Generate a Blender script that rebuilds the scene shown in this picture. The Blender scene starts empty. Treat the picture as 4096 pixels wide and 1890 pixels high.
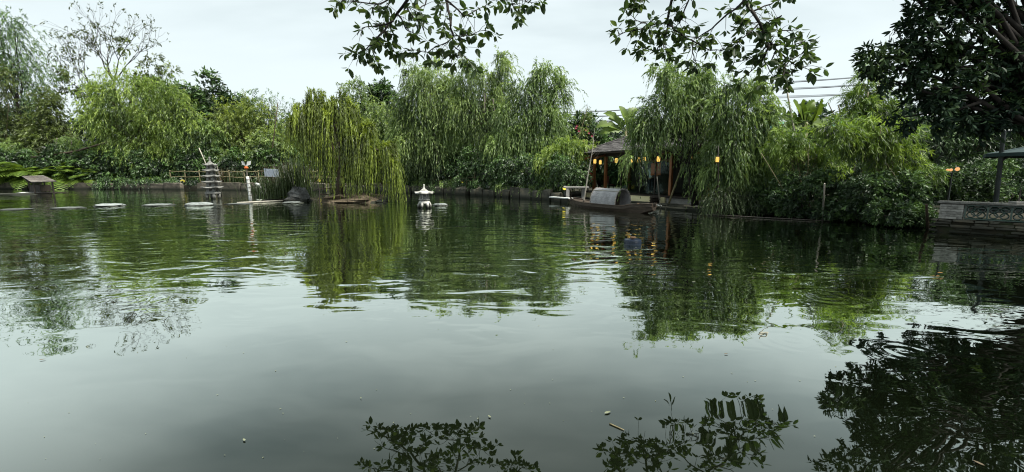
import bpy, bmesh, math, random
import numpy as np
from mathutils import Vector, Matrix

# ---------------------------------------------------------------- camera, sky, sun, exposure
SC = bpy.context.scene
COL = SC.collection
F_PX, CAM_Z, PITCH = 430.0, 1.75, math.radians(8.33)
cam_d = bpy.data.cameras.new('camera'); cam = bpy.data.objects.new('camera', cam_d); COL.objects.link(cam)
cam_d.sensor_width = 36.0; cam_d.lens = 36.0 * F_PX / 1024.0
cam_d.clip_start = 0.05; cam_d.clip_end = 2000.0
cam.location = (0, 0, CAM_Z); cam.rotation_euler = (math.pi / 2 - PITCH, 0, 0)
SC.camera = cam
SUN_ELEV, SUN_AZ = math.radians(60), math.radians(118)      # azimuth measured from +Y towards +X

world = bpy.data.worlds.new('World'); SC.world = world; world.use_nodes = True
nt = world.node_tree; nt.nodes.clear()
def N(tree, kind, **kw):
    n = tree.nodes.new(kind)
    for k, v in kw.items(): setattr(n, k, v)
    return n
def math_node(tree, op, a, b=None, clamp=False):
    n = N(tree, 'ShaderNodeMath', operation=op); n.use_clamp = clamp
    for i, v in enumerate((a, b)):
        if v is None: continue
        if isinstance(v, (int, float)): n.inputs[i].default_value = v
        else: tree.links.new(v, n.inputs[i])
    return n.outputs[0]
def mix_col(tree, fac, a, b, blend='MIX'):
    n = N(tree, 'ShaderNodeMix', data_type='RGBA', blend_type=blend)
    for i, v in ((0, fac), (6, a), (7, b)):
        if isinstance(v, (int, float)): n.inputs[i].default_value = v
        elif isinstance(v, tuple): n.inputs[i].default_value = (*v[:3], 1)
        else: tree.links.new(v, n.inputs[i])
    return n.outputs[2]
def ramp(tree, fac, stops, interp='LINEAR'):
    n = N(tree, 'ShaderNodeValToRGB'); cr = n.color_ramp; cr.interpolation = interp
    while len(cr.elements) < len(stops): cr.elements.new(0.5)
    for e, (p, c) in zip(cr.elements, stops):
        e.position = p; e.color = (*c, 1) if isinstance(c, tuple) else (c, c, c, 1)
    tree.links.new(fac, n.inputs[0]); return n.outputs[0]

sky = N(nt, 'ShaderNodeTexSky', sky_type='NISHITA'); sky.sun_disc = False
sky.sun_elevation = SUN_ELEV; sky.sun_rotation = SUN_AZ
sky.air_density = 1.0; sky.dust_density = 4.0
tc = N(nt, 'ShaderNodeTexCoord'); sep = N(nt, 'ShaderNodeSeparateXYZ'); nt.links.new(tc.outputs['Generated'], sep.inputs[0])
zc = math_node(nt, 'MAXIMUM', sep.outputs[2], 0.0)
den = math_node(nt, 'ADD', zc, 0.22)
cv = N(nt, 'ShaderNodeCombineXYZ')
nt.links.new(math_node(nt, 'DIVIDE', sep.outputs[0], den), cv.inputs[0])
nt.links.new(math_node(nt, 'DIVIDE', sep.outputs[1], den), cv.inputs[1])
mp = N(nt, 'ShaderNodeMapping'); mp.inputs['Rotation'].default_value = (0, 0, math.radians(24)); mp.inputs['Scale'].default_value = (0.55, 1.25, 1)
nt.links.new(cv.outputs[0], mp.inputs[0])
cn = N(nt, 'ShaderNodeTexNoise'); cn.inputs['Scale'].default_value = 2.1; cn.inputs['Detail'].default_value = 4; cn.inputs['Roughness'].default_value = 0.5
nt.links.new(mp.outputs[0], cn.inputs[0])
cl = ramp(nt, cn.outputs[0], [(0.36, 1.0), (0.64, 0.0)])
amt = N(nt, 'ShaderNodeMapRange'); nt.links.new(zc, amt.inputs[0])
amt.inputs[1].default_value = 0.20; amt.inputs[2].default_value = 0.50; amt.inputs[3].default_value = 0.05; amt.inputs[4].default_value = 0.85
cloud = mix_col(nt, math_node(nt, 'MULTIPLY', cl, amt.outputs[0]), (9.4, 10.6, 10.85), (4.0, 5.0, 5.4))
skyc = mix_col(nt, 0.93, sky.outputs[0], cloud)
bg = N(nt, 'ShaderNodeBackground'); bg.inputs[1].default_value = 0.058
nt.links.new(skyc, bg.inputs[0])
wo = N(nt, 'ShaderNodeOutputWorld'); nt.links.new(bg.outputs[0], wo.inputs[0])

sun_d = bpy.data.lights.new('sun', 'SUN'); sun = bpy.data.objects.new('sun', sun_d); COL.objects.link(sun)
sun_d.energy = 5.0; sun_d.angle = math.radians(16); sun_d.color = (1.0, 0.96, 0.88)
sd = Vector((math.sin(SUN_AZ) * math.cos(SUN_ELEV), math.cos(SUN_AZ) * math.cos(SUN_ELEV), math.sin(SUN_ELEV)))
sun.rotation_euler = sd.to_track_quat('Z', 'Y').to_euler(); sun.location = sd * 60

SC.view_settings.view_transform = 'Standard'; SC.view_settings.look = 'None'
SC.view_settings.exposure = 0.80; SC.view_settings.gamma = 1.0; SC.view_settings.use_curve_mapping = False
SC.render.engine = 'CYCLES'
cy = SC.cycles
cy.max_bounces = 6; cy.diffuse_bounces = 3; cy.glossy_bounces = 3; cy.transmission_bounces = 4; cy.transparent_max_bounces = 6
cy.use_denoising = True; cy.filter_width = 1.1; cy.caustics_reflective = False; cy.caustics_refractive = False
cy.sample_clamp_indirect = 4.0

# ---------------------------------------------------------------- layout helpers: a sight line of the photograph and where it meets the place
CP, SP = math.cos(PITCH), math.sin(PITCH)
def ray(px, row):
    a, b = (px - 512.0) / F_PX, (236.0 - row) / F_PX
    return np.array([a, CP + b * SP, -SP + b * CP])
def gp(px, row, z=0.0):
    d = ray(px, row); t = (z - CAM_Z) / d[2]
    return np.array([d[0] * t, d[1] * t, z])
def at(px, row, Y):
    d = ray(px, row); t = Y / d[1]
    return np.array([d[0] * t, Y, CAM_Z + d[2] * t])
def ground_pt(px, Y, z=0.45):
    p = at(px, 173, Y); p[2] = z; return p
mpp = lambda Y: Y / F_PX

# ---------------------------------------------------------------- objects
def tag(o, label=None, cat=None, group=None, kind=None):
    if label: o['label'] = label
    if cat: o['category'] = cat
    if group: o['group'] = group
    if kind: o['kind'] = kind
    return o
def thing(name, label, cat, loc, group=None):
    o = bpy.data.objects.new(name, None); COL.objects.link(o); o.location = tuple(float(v) for v in loc)
    o.empty_display_size = 0.2
    return tag(o, label, cat, group)
def origin(o):
    v = Vector((0, 0, 0))
    while o is not None:
        v = v + o.location; o = o.parent
    return v
def np_mesh(name, V, loops, counts, tint=None, smooth=False):
    me = bpy.data.meshes.new(name)
    V = np.asarray(V, dtype=np.float32); loops = np.asarray(loops, dtype=np.int32); counts = np.asarray(counts, dtype=np.int32)
    me.vertices.add(len(V)); me.vertices.foreach_set('co', V.ravel())
    me.loops.add(len(loops)); me.loops.foreach_set('vertex_index', loops)
    me.polygons.add(len(counts))
    st = np.zeros(len(counts), dtype=np.int32); st[1:] = np.cumsum(counts)[:-1]
    me.polygons.foreach_set('loop_start', st); me.polygons.foreach_set('loop_total', counts)
    me.polygons.foreach_set('use_smooth', np.full(len(counts), bool(smooth)))
    if tint is not None:
        at_ = me.attributes.new('tint', 'FLOAT', 'POINT'); at_.data.foreach_set('value', np.asarray(tint, dtype=np.float32))
    me.update(); me.validate()
    return me
def link(name, me, mat, parent=None, loc=None):
    o = bpy.data.objects.new(name, me); COL.objects.link(o)
    if mat is not None and len(me.materials) == 0: me.materials.append(mat)
    if parent is not None: o.parent = parent
    if loc is not None: o.location = tuple(float(v) for v in loc)
    return o

class MB:
    """collects shapes in world coordinates; build() links them as one mesh object"""
    def __init__(s): s.v = []; s.f = []
    def add(s, verts, faces):
        b = len(s.v); s.v.extend([tuple(float(c) for c in p) for p in verts]); s.f.extend([tuple(i + b for i in f) for f in faces]); return s
    def box(s, c, size, ex=(1, 0, 0), ey=(0, 1, 0), ez=(0, 0, 1), bev=0.0, jit=0.0, rng=None, taper=0.0):
        ex, ey, ez, c = (np.asarray(q, float) for q in (ex, ey, ez, c))
        hx, hy, hz = (0.5 * q for q in size); vs = []
        b = min(bev, hx * .9, hy * .9, hz * .9)
        if b <= 0:
            for dz in (-1, 1):
                k = 1 - taper * (dz > 0)
                for dx, dy in ((-1, -1), (1, -1), (1, 1), (-1, 1)):
                    vs.append(c + ex * dx * hx * k + ey * dy * hy * k + ez * dz * hz)
            fs = [(3, 2, 1, 0), (4, 5, 6, 7), (0, 1, 5, 4), (1, 2, 6, 5), (2, 3, 7, 6), (3, 0, 4, 7)]
        else:                                        # octagonal bevelled block
            for z, ins in ((-hz, b), (-hz + b, 0), (hz - b, 0), (hz, b)):
                for dx, dy in ((-1, -1), (1, -1), (1, 1), (-1, 1)):
                    vs.append(c + ex * dx * (hx - ins) + ey * dy * (hy - ins) + ez * z)
            fs = [(3, 2, 1, 0), (12, 13, 14, 15)]
            for k in range(3):
                for i in range(4):
                    j = (i + 1) % 4; fs.append((k * 4 + i, k * 4 + j, k * 4 + 4 + j, k * 4 + 4 + i))
        if jit and rng is not None: vs = [p + np.array([rng.uniform(-jit, jit) for _ in range(3)]) for p in vs]
        return s.add(vs, fs)
    def tube(s, path, rad, n=6, cap=True):
        P = [np.asarray(p, float) for p in path]
        R = rad if hasattr(rad, '__len__') else [rad] * len(P)
        vs, fs = [], []
        ref = np.array([0.31, 0.17, 0.93])
        for i, p in enumerate(P):
            t = P[min(i + 1, len(P) - 1)] - P[max(i - 1, 0)]; t = t / (np.linalg.norm(t) + 1e-9)
            if abs(t @ ref) > .97: ref = np.array([0.9, 0.4, 0.1])
            a = np.cross(t, ref); a /= np.linalg.norm(a) + 1e-9; b = np.cross(t, a)
            for k in range(n):
                an = 2 * math.pi * k / n; vs.append(p + (a * math.cos(an) + b * math.sin(an)) * R[i])
        for i in range(len(P) - 1):
            for k in range(n):
                j = (k + 1) % n; fs.append((i * n + k, i * n + j, i * n + n + j, i * n + n + k))
        if cap:
            fs.append(tuple(range(n - 1, -1, -1))); fs.append(tuple(range((len(P) - 1) * n, len(P) * n)))
        return s.add(vs, fs)
    def lathe(s, c, prof, n=16, sq=0.0, rot=0.0, lift=None):
        """prof: (radius, z); sq>0 squares the plan; lift raises the corners"""
        vs, fs = [], []
        for r, z in prof:
            for k in range(n):
                a = 2 * math.pi * k / n + rot
                vs.append((c[0] + r * math.cos(a), c[1] + r * math.sin(a), c[2] + z))
        for i in range(len(prof) - 1):
            for k in range(n):
                j = (k + 1) % n; fs.append((i * n + k, i * n + j, i * n + n + j, i * n + n + k))
        fs.append(tuple(range(n - 1, -1, -1))); fs.append(tuple(range((len(prof) - 1) * n, len(prof) * n)))
        return s.add(vs, fs)
    def build(s, name, mat, parent=None, loc=None, smooth=False, kind=None):
        o0 = np.array(origin(parent)) if parent is not None else np.array(loc if loc is not None else (0, 0, 0), float)
        V = np.array(s.v) - o0
        loops = [i for f in s.f for i in f]; counts = [len(f) for f in s.f]
        me = np_mesh(name, V, loops, counts, smooth=smooth)
        o = link(name, me, mat, parent, None if parent is not None else o0)
        if kind: o['kind'] = kind
        return o

# ---------------------------------------------------------------- materials
def new_mat(name):
    m = bpy.data.materials.new(name); m.use_nodes = True; t = m.node_tree; t.nodes.clear()
    out = N(t, 'ShaderNodeOutputMaterial'); return m, t, out
def surf(name, c1, c2=None, c3=None, rough=.75, scale=3.0, detail=6, bump=.3, bscale=None, rand=.0, metal=0, spec=.3, stretch=(1, 1, 1), bdist=.02, wet=0.0):
    m, t, out = new_mat(name); c2 = c2 or tuple(v * .6 for v in c1)
    tcn = N(t, 'ShaderNodeTexCoord'); mpn = N(t, 'ShaderNodeMapping'); mpn.inputs['Scale'].default_value = stretch
    oi = N(t, 'ShaderNodeObjectInfo')
    off = N(t, 'ShaderNodeVectorMath', operation='SCALE'); off.inputs[0].default_value = (37, 19, 53); t.links.new(oi.outputs['Random'], off.inputs[3])
    t.links.new(tcn.outputs['Object'], mpn.inputs[0]); t.links.new(off.outputs[0], mpn.inputs[1])
    nz = N(t, 'ShaderNodeTexNoise'); nz.inputs['Scale'].default_value = scale; nz.inputs['Detail'].default_value = detail; nz.inputs['Roughness'].default_value = .62
    t.links.new(mpn.outputs[0], nz.inputs[0])
    stops = [(.32, c2), (.68, c1)] if c3 is None else [(.28, c2), (.52, c1), (.74, c3)]
    col = ramp(t, nz.outputs[0], stops)
    if rand:
        v = N(t, 'ShaderNodeMapRange'); t.links.new(oi.outputs['Random'], v.inputs[0]); v.inputs[3].default_value = 1 - rand; v.inputs[4].default_value = 1 + rand
        hs = N(t, 'ShaderNodeHueSaturation'); t.links.new(v.outputs[0], hs.inputs['Value']); t.links.new(col, hs.inputs['Color']); col = hs.outputs[0]
    if wet:                                            # dark damp tide line just above the water
        gpn = N(t, 'ShaderNodeNewGeometry'); sz = N(t, 'ShaderNodeSeparateXYZ'); t.links.new(gpn.outputs['Position'], sz.inputs[0])
        wz = math_node(t, 'ADD', sz.outputs[2], math_node(t, 'MULTIPLY', nz.outputs[0], -wet * .9))
        wr = N(t, 'ShaderNodeMapRange'); t.links.new(wz, wr.inputs[0]); wr.inputs[1].default_value = -wet * .2; wr.inputs[2].default_value = wet * .5
        col = mix_col(t, wr.outputs[0], (.018, .02, .013), col)
    bs = N(t, 'ShaderNodeBsdfPrincipled'); t.links.new(col, bs.inputs['Base Color']); bs.inputs['Roughness'].default_value = rough
    bs.inputs['Metallic'].default_value = metal; bs.inputs['Specular IOR Level'].default_value = spec
    if bump:
        n2 = N(t, 'ShaderNodeTexNoise'); n2.inputs['Scale'].default_value = bscale or scale * 4; n2.inputs['Detail'].default_value = 5
        t.links.new(mpn.outputs[0], n2.inputs[0])
        bp = N(t, 'ShaderNodeBump'); bp.inputs['Strength'].default_value = bump; bp.inputs['Distance'].default_value = bdist
        t.links.new(n2.outputs[0], bp.inputs['Height']); t.links.new(bp.outputs[0], bs.inputs['Normal'])
    t.links.new(bs.outputs[0], out.inputs[0]); return m
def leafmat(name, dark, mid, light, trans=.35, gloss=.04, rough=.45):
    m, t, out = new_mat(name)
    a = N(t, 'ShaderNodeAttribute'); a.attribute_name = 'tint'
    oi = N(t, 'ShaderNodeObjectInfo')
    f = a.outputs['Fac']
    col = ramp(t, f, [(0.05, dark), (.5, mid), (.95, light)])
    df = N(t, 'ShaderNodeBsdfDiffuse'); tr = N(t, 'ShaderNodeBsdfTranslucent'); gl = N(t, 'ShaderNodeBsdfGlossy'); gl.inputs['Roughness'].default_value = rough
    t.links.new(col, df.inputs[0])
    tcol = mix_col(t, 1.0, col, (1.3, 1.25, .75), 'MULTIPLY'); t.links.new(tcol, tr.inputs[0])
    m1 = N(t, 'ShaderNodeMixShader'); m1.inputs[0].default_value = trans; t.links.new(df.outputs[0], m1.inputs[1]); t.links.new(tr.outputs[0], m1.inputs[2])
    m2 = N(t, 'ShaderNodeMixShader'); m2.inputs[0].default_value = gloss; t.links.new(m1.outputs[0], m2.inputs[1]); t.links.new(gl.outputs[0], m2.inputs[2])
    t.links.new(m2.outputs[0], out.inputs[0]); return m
def glow(name, color, strength):
    m, t, out = new_mat(name); e = N(t, 'ShaderNodeEmission'); e.inputs[0].default_value = (*color, 1); e.inputs[1].default_value = strength
    t.links.new(e.outputs[0], out.inputs[0]); return m
def glassmat(name, tint=(.8, .9, .88)):
    m, t, out = new_mat(name)
    tr = N(t, 'ShaderNodeBsdfTransparent'); tr.inputs[0].default_value = (*tint, 1)
    gl = N(t, 'ShaderNodeBsdfGlossy'); gl.inputs['Roughness'].default_value = .03
    fr = N(t, 'ShaderNodeFresnel'); fr.inputs[0].default_value = 1.5
    mx = N(t, 'ShaderNodeMixShader'); t.links.new(math_node(t, 'MULTIPLY', fr.outputs[0], .03), mx.inputs[0]); t.links.new(tr.outputs[0], mx.inputs[1]); t.links.new(gl.outputs[0], mx.inputs[2])
    t.links.new(mx.outputs[0], out.inputs[0]); return m

M = {}
M['bark'] = surf('bark', (.10, .075, .05), (.04, .03, .022), rough=.9, scale=4, stretch=(3, 3, .6), bump=.6)
M['bark_grey'] = surf('bark_grey', (.16, .14, .12), (.07, .06, .05), rough=.9, scale=4, stretch=(3, 3, .6), bump=.6)
M['bark_dark'] = surf('bark_dark', (.035, .03, .025), (.015, .012, .010), rough=.9, scale=4)
M['bamboo_cane'] = surf('bamboo_cane', (.22, .185, .10), (.10, .09, .045), rough=.55, scale=2, stretch=(4, 4, .7), bump=.1)
M['pale_cane'] = surf('pale_cane', (.46, .43, .36), (.26, .24, .2), rough=.6, scale=3, bump=.1)
M['earth'] = surf('earth', (.03, .027, .017), (.012, .013, .008), (.022, .032, .012), rough=.95, scale=1.2, bump=.7, bdist=.05)
M['mud'] = surf('mud', (.11, .085, .055), (.045, .035, .022), (.17, .14, .1), rough=.9, scale=2.2, bump=.9, bdist=.06)
M['stone'] = surf('stone', (.095, .085, .065), (.022, .022, .017), (.20, .175, .135), rough=.85, scale=1.8, bump=.8, rand=.3, bdist=.03, wet=0.3)
M['slab'] = surf('slab', (.085, .082, .064), (.02, .021, .016), (.18, .15, .10), rough=.85, scale=2.0, bump=.8, rand=.4, bdist=.03, wet=0.3)
M['carved'] = surf('carved', (.20, .20, .185), (.075, .075, .068), (.30, .30, .28), rough=.8, scale=5, bump=.6, wet=0.2)
M['white_stone'] = surf('white_stone', (.44, .43, .39), (.18, .175, .15), (.55, .54, .50), rough=.7, scale=4, bump=.25, wet=0.22)
M['rock'] = surf('rock', (.085, .085, .08), (.022, .022, .02), (.16, .16, .155), rough=.85, scale=2.5, bump=1, bdist=.08, wet=0.25)
M['step'] = surf('step', (.25, .275, .265), (.07, .08, .075), (.42, .45, .44), rough=.6, scale=2.6, bump=.7, rand=.2, wet=0.09)
M['wood'] = surf('wood', (.30, .125, .045), (.13, .052, .02), rough=.5, scale=2.5, stretch=(6, 6, .5), bump=.2)
M['dark_wood'] = surf('dark_wood', (.032, .024, .018), (.012, .009, .007), rough=.6, scale=3, stretch=(4, 4, .7), bump=.3)
M['boat_wood'] = surf('boat_wood', (.050, .036, .026), (.016, .012, .009), (.09, .07, .05), rough=.55, scale=3, stretch=(1, 1, 6), bump=.4)
M['plank'] = surf('plank', (.30, .27, .24), (.10, .085, .07), (.40, .37, .34), rough=.8, scale=3, stretch=(.6, 5, 5), bump=.4, rand=.25)
M['shingle'] = surf('shingle', (.075, .07, .068), (.03, .027, .026), (.125, .12, .116), rough=.75, scale=4, bump=.5, rand=.35)
M['cream'] = surf('cream', (.80, .73, .45), (.66, .58, .33), rough=.7, scale=2, bump=.1)
M['metal_dark'] = surf('metal_dark', (.05, .06, .06), (.03, .035, .035), rough=.5, scale=3, bump=.1, metal=.4)
M['concrete'] = surf('concrete', (.30, .29, .27), (.18, .175, .16), rough=.9, scale=3, bump=.4)
M['rope'] = surf('rope', (.36, .31, .18), (.22, .19, .1), rough=.9, scale=9, bump=.3)
M['cable'] = surf('cable', (.03, .03, .032), (.02, .02, .02), rough=.6, bump=0)
M['drift'] = surf('drift', (.20, .22, .15), (.10, .11, .06), rough=.6, scale=30, bump=.1)
M['white_paint'] = surf('white_paint', (.72, .74, .72), (.45, .46, .43), rough=.5, scale=3, bump=.1)
M['red_ring'] = surf('red_ring', (.36, .045, .025), (.2, .025, .02), rough=.5, scale=3, bump=.1)
M['blue'] = surf('blue', (.005, .018, .05), (.003, .009, .022), rough=.3, scale=3, bump=.05, spec=.5)
M['rust'] = surf('rust', (.26, .15, .08), (.10, .055, .03), rough=.7, scale=8, bump=.3)
M['teal_cloth'] = surf('teal_cloth', (.03, .055, .055), (.02, .035, .036), rough=.8, scale=4, bump=.1)
M['glaze'] = surf('glaze', (.03, .065, .05), (.012, .03, .022), rough=.25, scale=6, bump=.2, spec=.5)
M['brick_pale'] = surf('brick_pale', (.15, .145, .13), (.035, .035, .03), (.24, .23, .21), rough=.9, scale=6, bump=.6, rand=.3)
M['brick_pillar'] = surf('brick_pillar', (.30, .29, .26), (.12, .115, .10), (.42, .41, .38), rough=.9, scale=6, bump=.6, rand=.25)
M['shirt'] = surf('shirt', (.68, .70, .72), (.55, .57, .6), rough=.85, scale=6, bump=.15)
M['skin'] = surf('skin', (.42, .26, .18), (.38, .23, .15), rough=.5, scale=4, bump=0)
M['trousers'] = surf('trousers', (.02, .022, .028), (.014, .015, .02), rough=.9, scale=5, bump=.1)
M['green_roof'] = surf('green_roof', (.10, .30, .22), (.07, .22, .17), rough=.6, scale=2, bump=.1)
M['pale_wall'] = surf('pale_wall', (.62, .64, .63), (.5, .52, .5), rough=.9, scale=1, bump=.1)
M['maroon'] = surf('maroon', (.20, .04, .035), (.12, .025, .02), rough=.6, scale=4, bump=.1)
M['orange_cloth'] = surf('orange_cloth', (.55, .13, .035), (.4, .09, .02), rough=.7, scale=4, bump=.1)
M['pink'] = surf('pink', (.32, .07, .09), (.22, .04, .06), rough=.8, scale=9, bump=0)
M['lamp_glow'] = glow('lamp_glow', (1.0, .62, .14), .75)
M['globe_glow'] = glow('globe_glow', (1.0, .5, .2), .6)
M['spot_glow'] = glow('spot_glow', (1.0, .84, .10), .7)
M['glass'] = glassmat('glass')

M['lf_willow_light'] = leafmat('lf_willow_light', (.05, .085, .02), (.165, .26, .05), (.34, .45, .09), trans=.48)
M['lf_willow_olive'] = leafmat('lf_willow_olive', (.04, .06, .012), (.145, .20, .03), (.33, .42, .06), trans=.48)
M['lf_willow_mid'] = leafmat('lf_willow_mid', (.055, .088, .032), (.175, .265, .085), (.36, .47, .15), trans=.48)
M['lf_willow_deep'] = leafmat('lf_willow_deep', (.042, .076, .028), (.14, .225, .07), (.30, .42, .13), trans=.48)
M['lf_wispy'] = leafmat('lf_wispy', (0.030, 0.064, 0.032), (0.077, 0.144, 0.065), (0.168, 0.272, 0.101), trans=.48)
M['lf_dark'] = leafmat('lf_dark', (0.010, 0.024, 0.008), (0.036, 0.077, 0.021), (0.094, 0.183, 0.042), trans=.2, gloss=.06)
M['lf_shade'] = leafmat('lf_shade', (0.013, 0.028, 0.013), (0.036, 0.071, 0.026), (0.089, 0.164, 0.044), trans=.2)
M['lf_brown'] = leafmat('lf_brown', (0.038, 0.053, 0.016), (0.081, 0.113, 0.027), (0.133, 0.185, 0.040))
M['lf_yellow'] = leafmat('lf_yellow', (.05, .07, .018), (.15, .21, .042), (.30, .38, .075), trans=.48)
M['lf_bamboo'] = leafmat('lf_bamboo', (.025, .05, .012), (.10, .18, .033), (.25, .37, .06), trans=.48)
M['lf_fern'] = leafmat('lf_fern', (0.030, 0.053, 0.009), (0.083, 0.143, 0.018), (0.143, 0.217, 0.026))
M['lf_over'] = leafmat('lf_over', (0.026, 0.052, 0.018), (0.044, 0.080, 0.024), (0.080, 0.118, 0.032), trans=.5, gloss=.02)
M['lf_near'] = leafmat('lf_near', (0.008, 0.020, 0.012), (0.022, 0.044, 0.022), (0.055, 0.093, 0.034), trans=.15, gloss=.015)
M['lf_banana'] = leafmat('lf_banana', (0.045, 0.083, 0.015), (0.090, 0.150, 0.022), (0.150, 0.225, 0.034), trans=.45)
M['lf_reed'] = leafmat('lf_reed', (0.012, 0.022, 0.007), (0.030, 0.051, 0.014), (0.050, 0.079, 0.023), trans=.2)
M['lf_dry'] = leafmat('lf_dry', (0.030, 0.023, 0.012), (0.060, 0.045, 0.021), (0.096, 0.072, 0.036), trans=.2)

# water
def water_mat():
    m, t, out = new_mat('pond_water')
    g = N(t, 'ShaderNodeNewGeometry'); pos = g.outputs['Position']
    sp = N(t, 'ShaderNodeSeparateXYZ'); t.links.new(pos, sp.inputs[0])
    def noise(scale, stretch, detail, seed, dist=0.0):
        mpn = N(t, 'ShaderNodeMapping'); mpn.inputs['Scale'].default_value = stretch; mpn.inputs['Location'].default_value = (seed, seed * .7, 0)
        t.links.new(pos, mpn.inputs[0])
        nz = N(t, 'ShaderNodeTexNoise'); nz.inputs['Scale'].default_value = scale; nz.inputs['Detail'].default_value = detail; nz.inputs['Distortion'].default_value = dist
        t.links.new(mpn.outputs[0], nz.inputs[0]); return nz.outputs[0]
    swell = noise(0.55, (1, 1.4, 1), 1.5, 3.1, .4)
    rip = noise(1.25, (.75, 1.5, 1), 1.6, 11.7, .9)
    fine = noise(4.2, (.7, 1.3, 1), 1.5, 23.3, .5)
    # patches of breeze: calm close to the near bank and inside lulls
    patch = noise(0.16, (1, 1.6, 1), 2, 7.9)
    pm = N(t, 'ShaderNodeMapRange'); t.links.new(patch, pm.inputs[0]); pm.inputs[1].default_value = .36; pm.inputs[2].default_value = .62; pm.inputs[3].default_value = .25; pm.inputs[4].default_value = 1.0
    nr = N(t, 'ShaderNodeMapRange'); t.links.new(sp.outputs[1], nr.inputs[0]); nr.inputs[1].default_value = 3.6; nr.inputs[2].default_value = 7.5; nr.inputs[3].default_value = .05; nr.inputs[4].default_value = 1.0
    rx = N(t, 'ShaderNodeMapRange'); t.links.new(sp.outputs[0], rx.inputs[0]); rx.inputs[1].default_value = 2.4; rx.inputs[2].default_value = 5.0; rx.inputs[3].default_value = 0.0; rx.inputs[4].default_value = .7
    amt = math_node(t, 'MULTIPLY', math_node(t, 'MAXIMUM', nr.outputs[0], rx.outputs[0]), pm.outputs[0])
    h = math_node(t, 'MULTIPLY', rip, 0.028)
    h = math_node(t, 'ADD', h, math_node(t, 'MULTIPLY', fine, 0.0032))
    h = math_node(t, 'MULTIPLY', h, amt)
    h = math_node(t, 'ADD', h, math_node(t, 'MULTIPLY', swell, 0.017))
    for (px, row, rad, k, a) in ((824, 297, .8, 34, .0007), (792, 340, .6, 40, .0004), (905, 352, .5, 44, .0006), (130, 300, 1.0, 30, .0004), (545, 270, 1.1, 26, .0004), (955, 420, .4, 50, .0003)):
        c = gp(px, row)
        dv = N(t, 'ShaderNodeVectorMath', operation='DISTANCE'); t.links.new(pos, dv.inputs[0]); dv.inputs[1].default_value = tuple(c)
        fall = N(t, 'ShaderNodeMapRange'); fall.interpolation_type = 'SMOOTHSTEP'; t.links.new(dv.outputs['Value'], fall.inputs[0])
        fall.inputs[1].default_value = rad * .2; fall.inputs[2].default_value = rad; fall.inputs[3].default_value = a; fall.inputs[4].default_value = 0
        h = math_node(t, 'ADD', h, math_node(t, 'MULTIPLY', math_node(t, 'SINE', math_node(t, 'MULTIPLY', dv.outputs['Value'], k)), fall.outputs[0]))
    bp = N(t, 'ShaderNodeBump'); bp.inputs['Strength'].default_value = 1; bp.inputs['Distance'].default_value = 1.0; t.links.new(h, bp.inputs['Height'])
    lw = N(t, 'ShaderNodeLayerWeight'); lw.inputs[0].default_value = .5
    fac = ramp(t, lw.outputs['Facing'], [(0, .05), (.36, .085), (.44, .13), (.52, .225), (.61, .44), (.71, .70), (.85, .87), (1, .97)])
    df = N(t, 'ShaderNodeBsdfDiffuse'); df.inputs[0].default_value = (.0028, .0042, .0018, 1)
    gl = N(t, 'ShaderNodeBsdfGlossy'); gl.inputs['Roughness'].default_value = .012; gl.inputs[0].default_value = (.92, .97, .90, 1)
    t.links.new(bp.outputs[0], gl.inputs['Normal'])
    mx = N(t, 'ShaderNodeMixShader'); t.links.new(fac, mx.inputs[0]); t.links.new(df.outputs[0], mx.inputs[1]); t.links.new(gl.outputs[0], mx.inputs[2])
    t.links.new(mx.outputs[0], out.inputs[0]); return m
M['water'] = water_mat()
HZ = .55
H0 = gp(593.8, 191.2, HZ); H1 = gp(670, 195.6, HZ); HU = (H1 - H0) / np.linalg.norm(H1 - H0); HN = np.array([-HU[1], HU[0], 0.0])
if HN[1] < 0: HN = -HN
HS = np.linalg.norm(H1 - H0); EZ = np.array([0, 0, 1.0])
def hp(s, n, z): return H0 + HU * s + HN * n + EZ * (z - HZ)
# ---------------------------------------------------------------- the setting: ground ring round the pond, water
shore = [gp(px, r)[:2] for px, r in ((-150, 190), (-60, 189.4), (0, 189), (75, 189), (150, 189.3), (225, 190), (300, 191), (350, 191.7), (400, 192.5), (450, 194), (485, 195.8), (512, 197.5), (550, 200), (566, 200.8))]
shore += [hp(s_, -.25, 0)[:2] for s_ in (-1.2, 1, 3, 5, HS + 1.5)]
shore += [gp(px, r)[:2] for px, r in ((705, 211.5), (750, 214.6), (800, 217.5), (850, 220.5), (895, 224.5), (930, 228.5), (975, 232), (1024, 235), (1120, 242))]
shore += [np.array(p) for p in ((13.5, 6.0), (11, 1.6), (6, 1.15), (0, 1.1), (-8, 1.1), (-25, 1.6), (-48, 8.0), (-66, 25.0))]
def ring_mesh():
    c = np.array([2.0, 15.0]); V = []; Fc = []; n = len(shore)
    rngg = np.random.default_rng(5)
    for k, (off, z) in enumerate(((.3, -.7), (0.32, .36), (.9, .45), (4.0, .5), (60.0, .6), (900.0, .6))):
        for p in shore:
            d = p - c; d = d / np.linalg.norm(d)
            V.append((*(p + d * off), z + (rngg.uniform(-.05, .08) if k in (2, 3) else 0)))
    for k in range(5):
        for i in range(n):
            j = (i + 1) % n; Fc.append((k * n + i, k * n + j, k * n + n + j, k * n + n + i))
    mb = MB(); mb.add(V, Fc); return mb
g = ring_mesh().build('ground', M['earth']); tag(g, 'dark earth of the banks round the pond', 'ground', kind='structure')
wm = MB(); wm.add([(-95, .6, 0), (40, .6, 0), (40, 60, 0), (-95, 60, 0)], [(0, 1, 2, 3)])
w = wm.build('pond_water', M['water']); tag(w, 'still green pond water mirroring the sky and trees', 'water', kind='structure')

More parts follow.
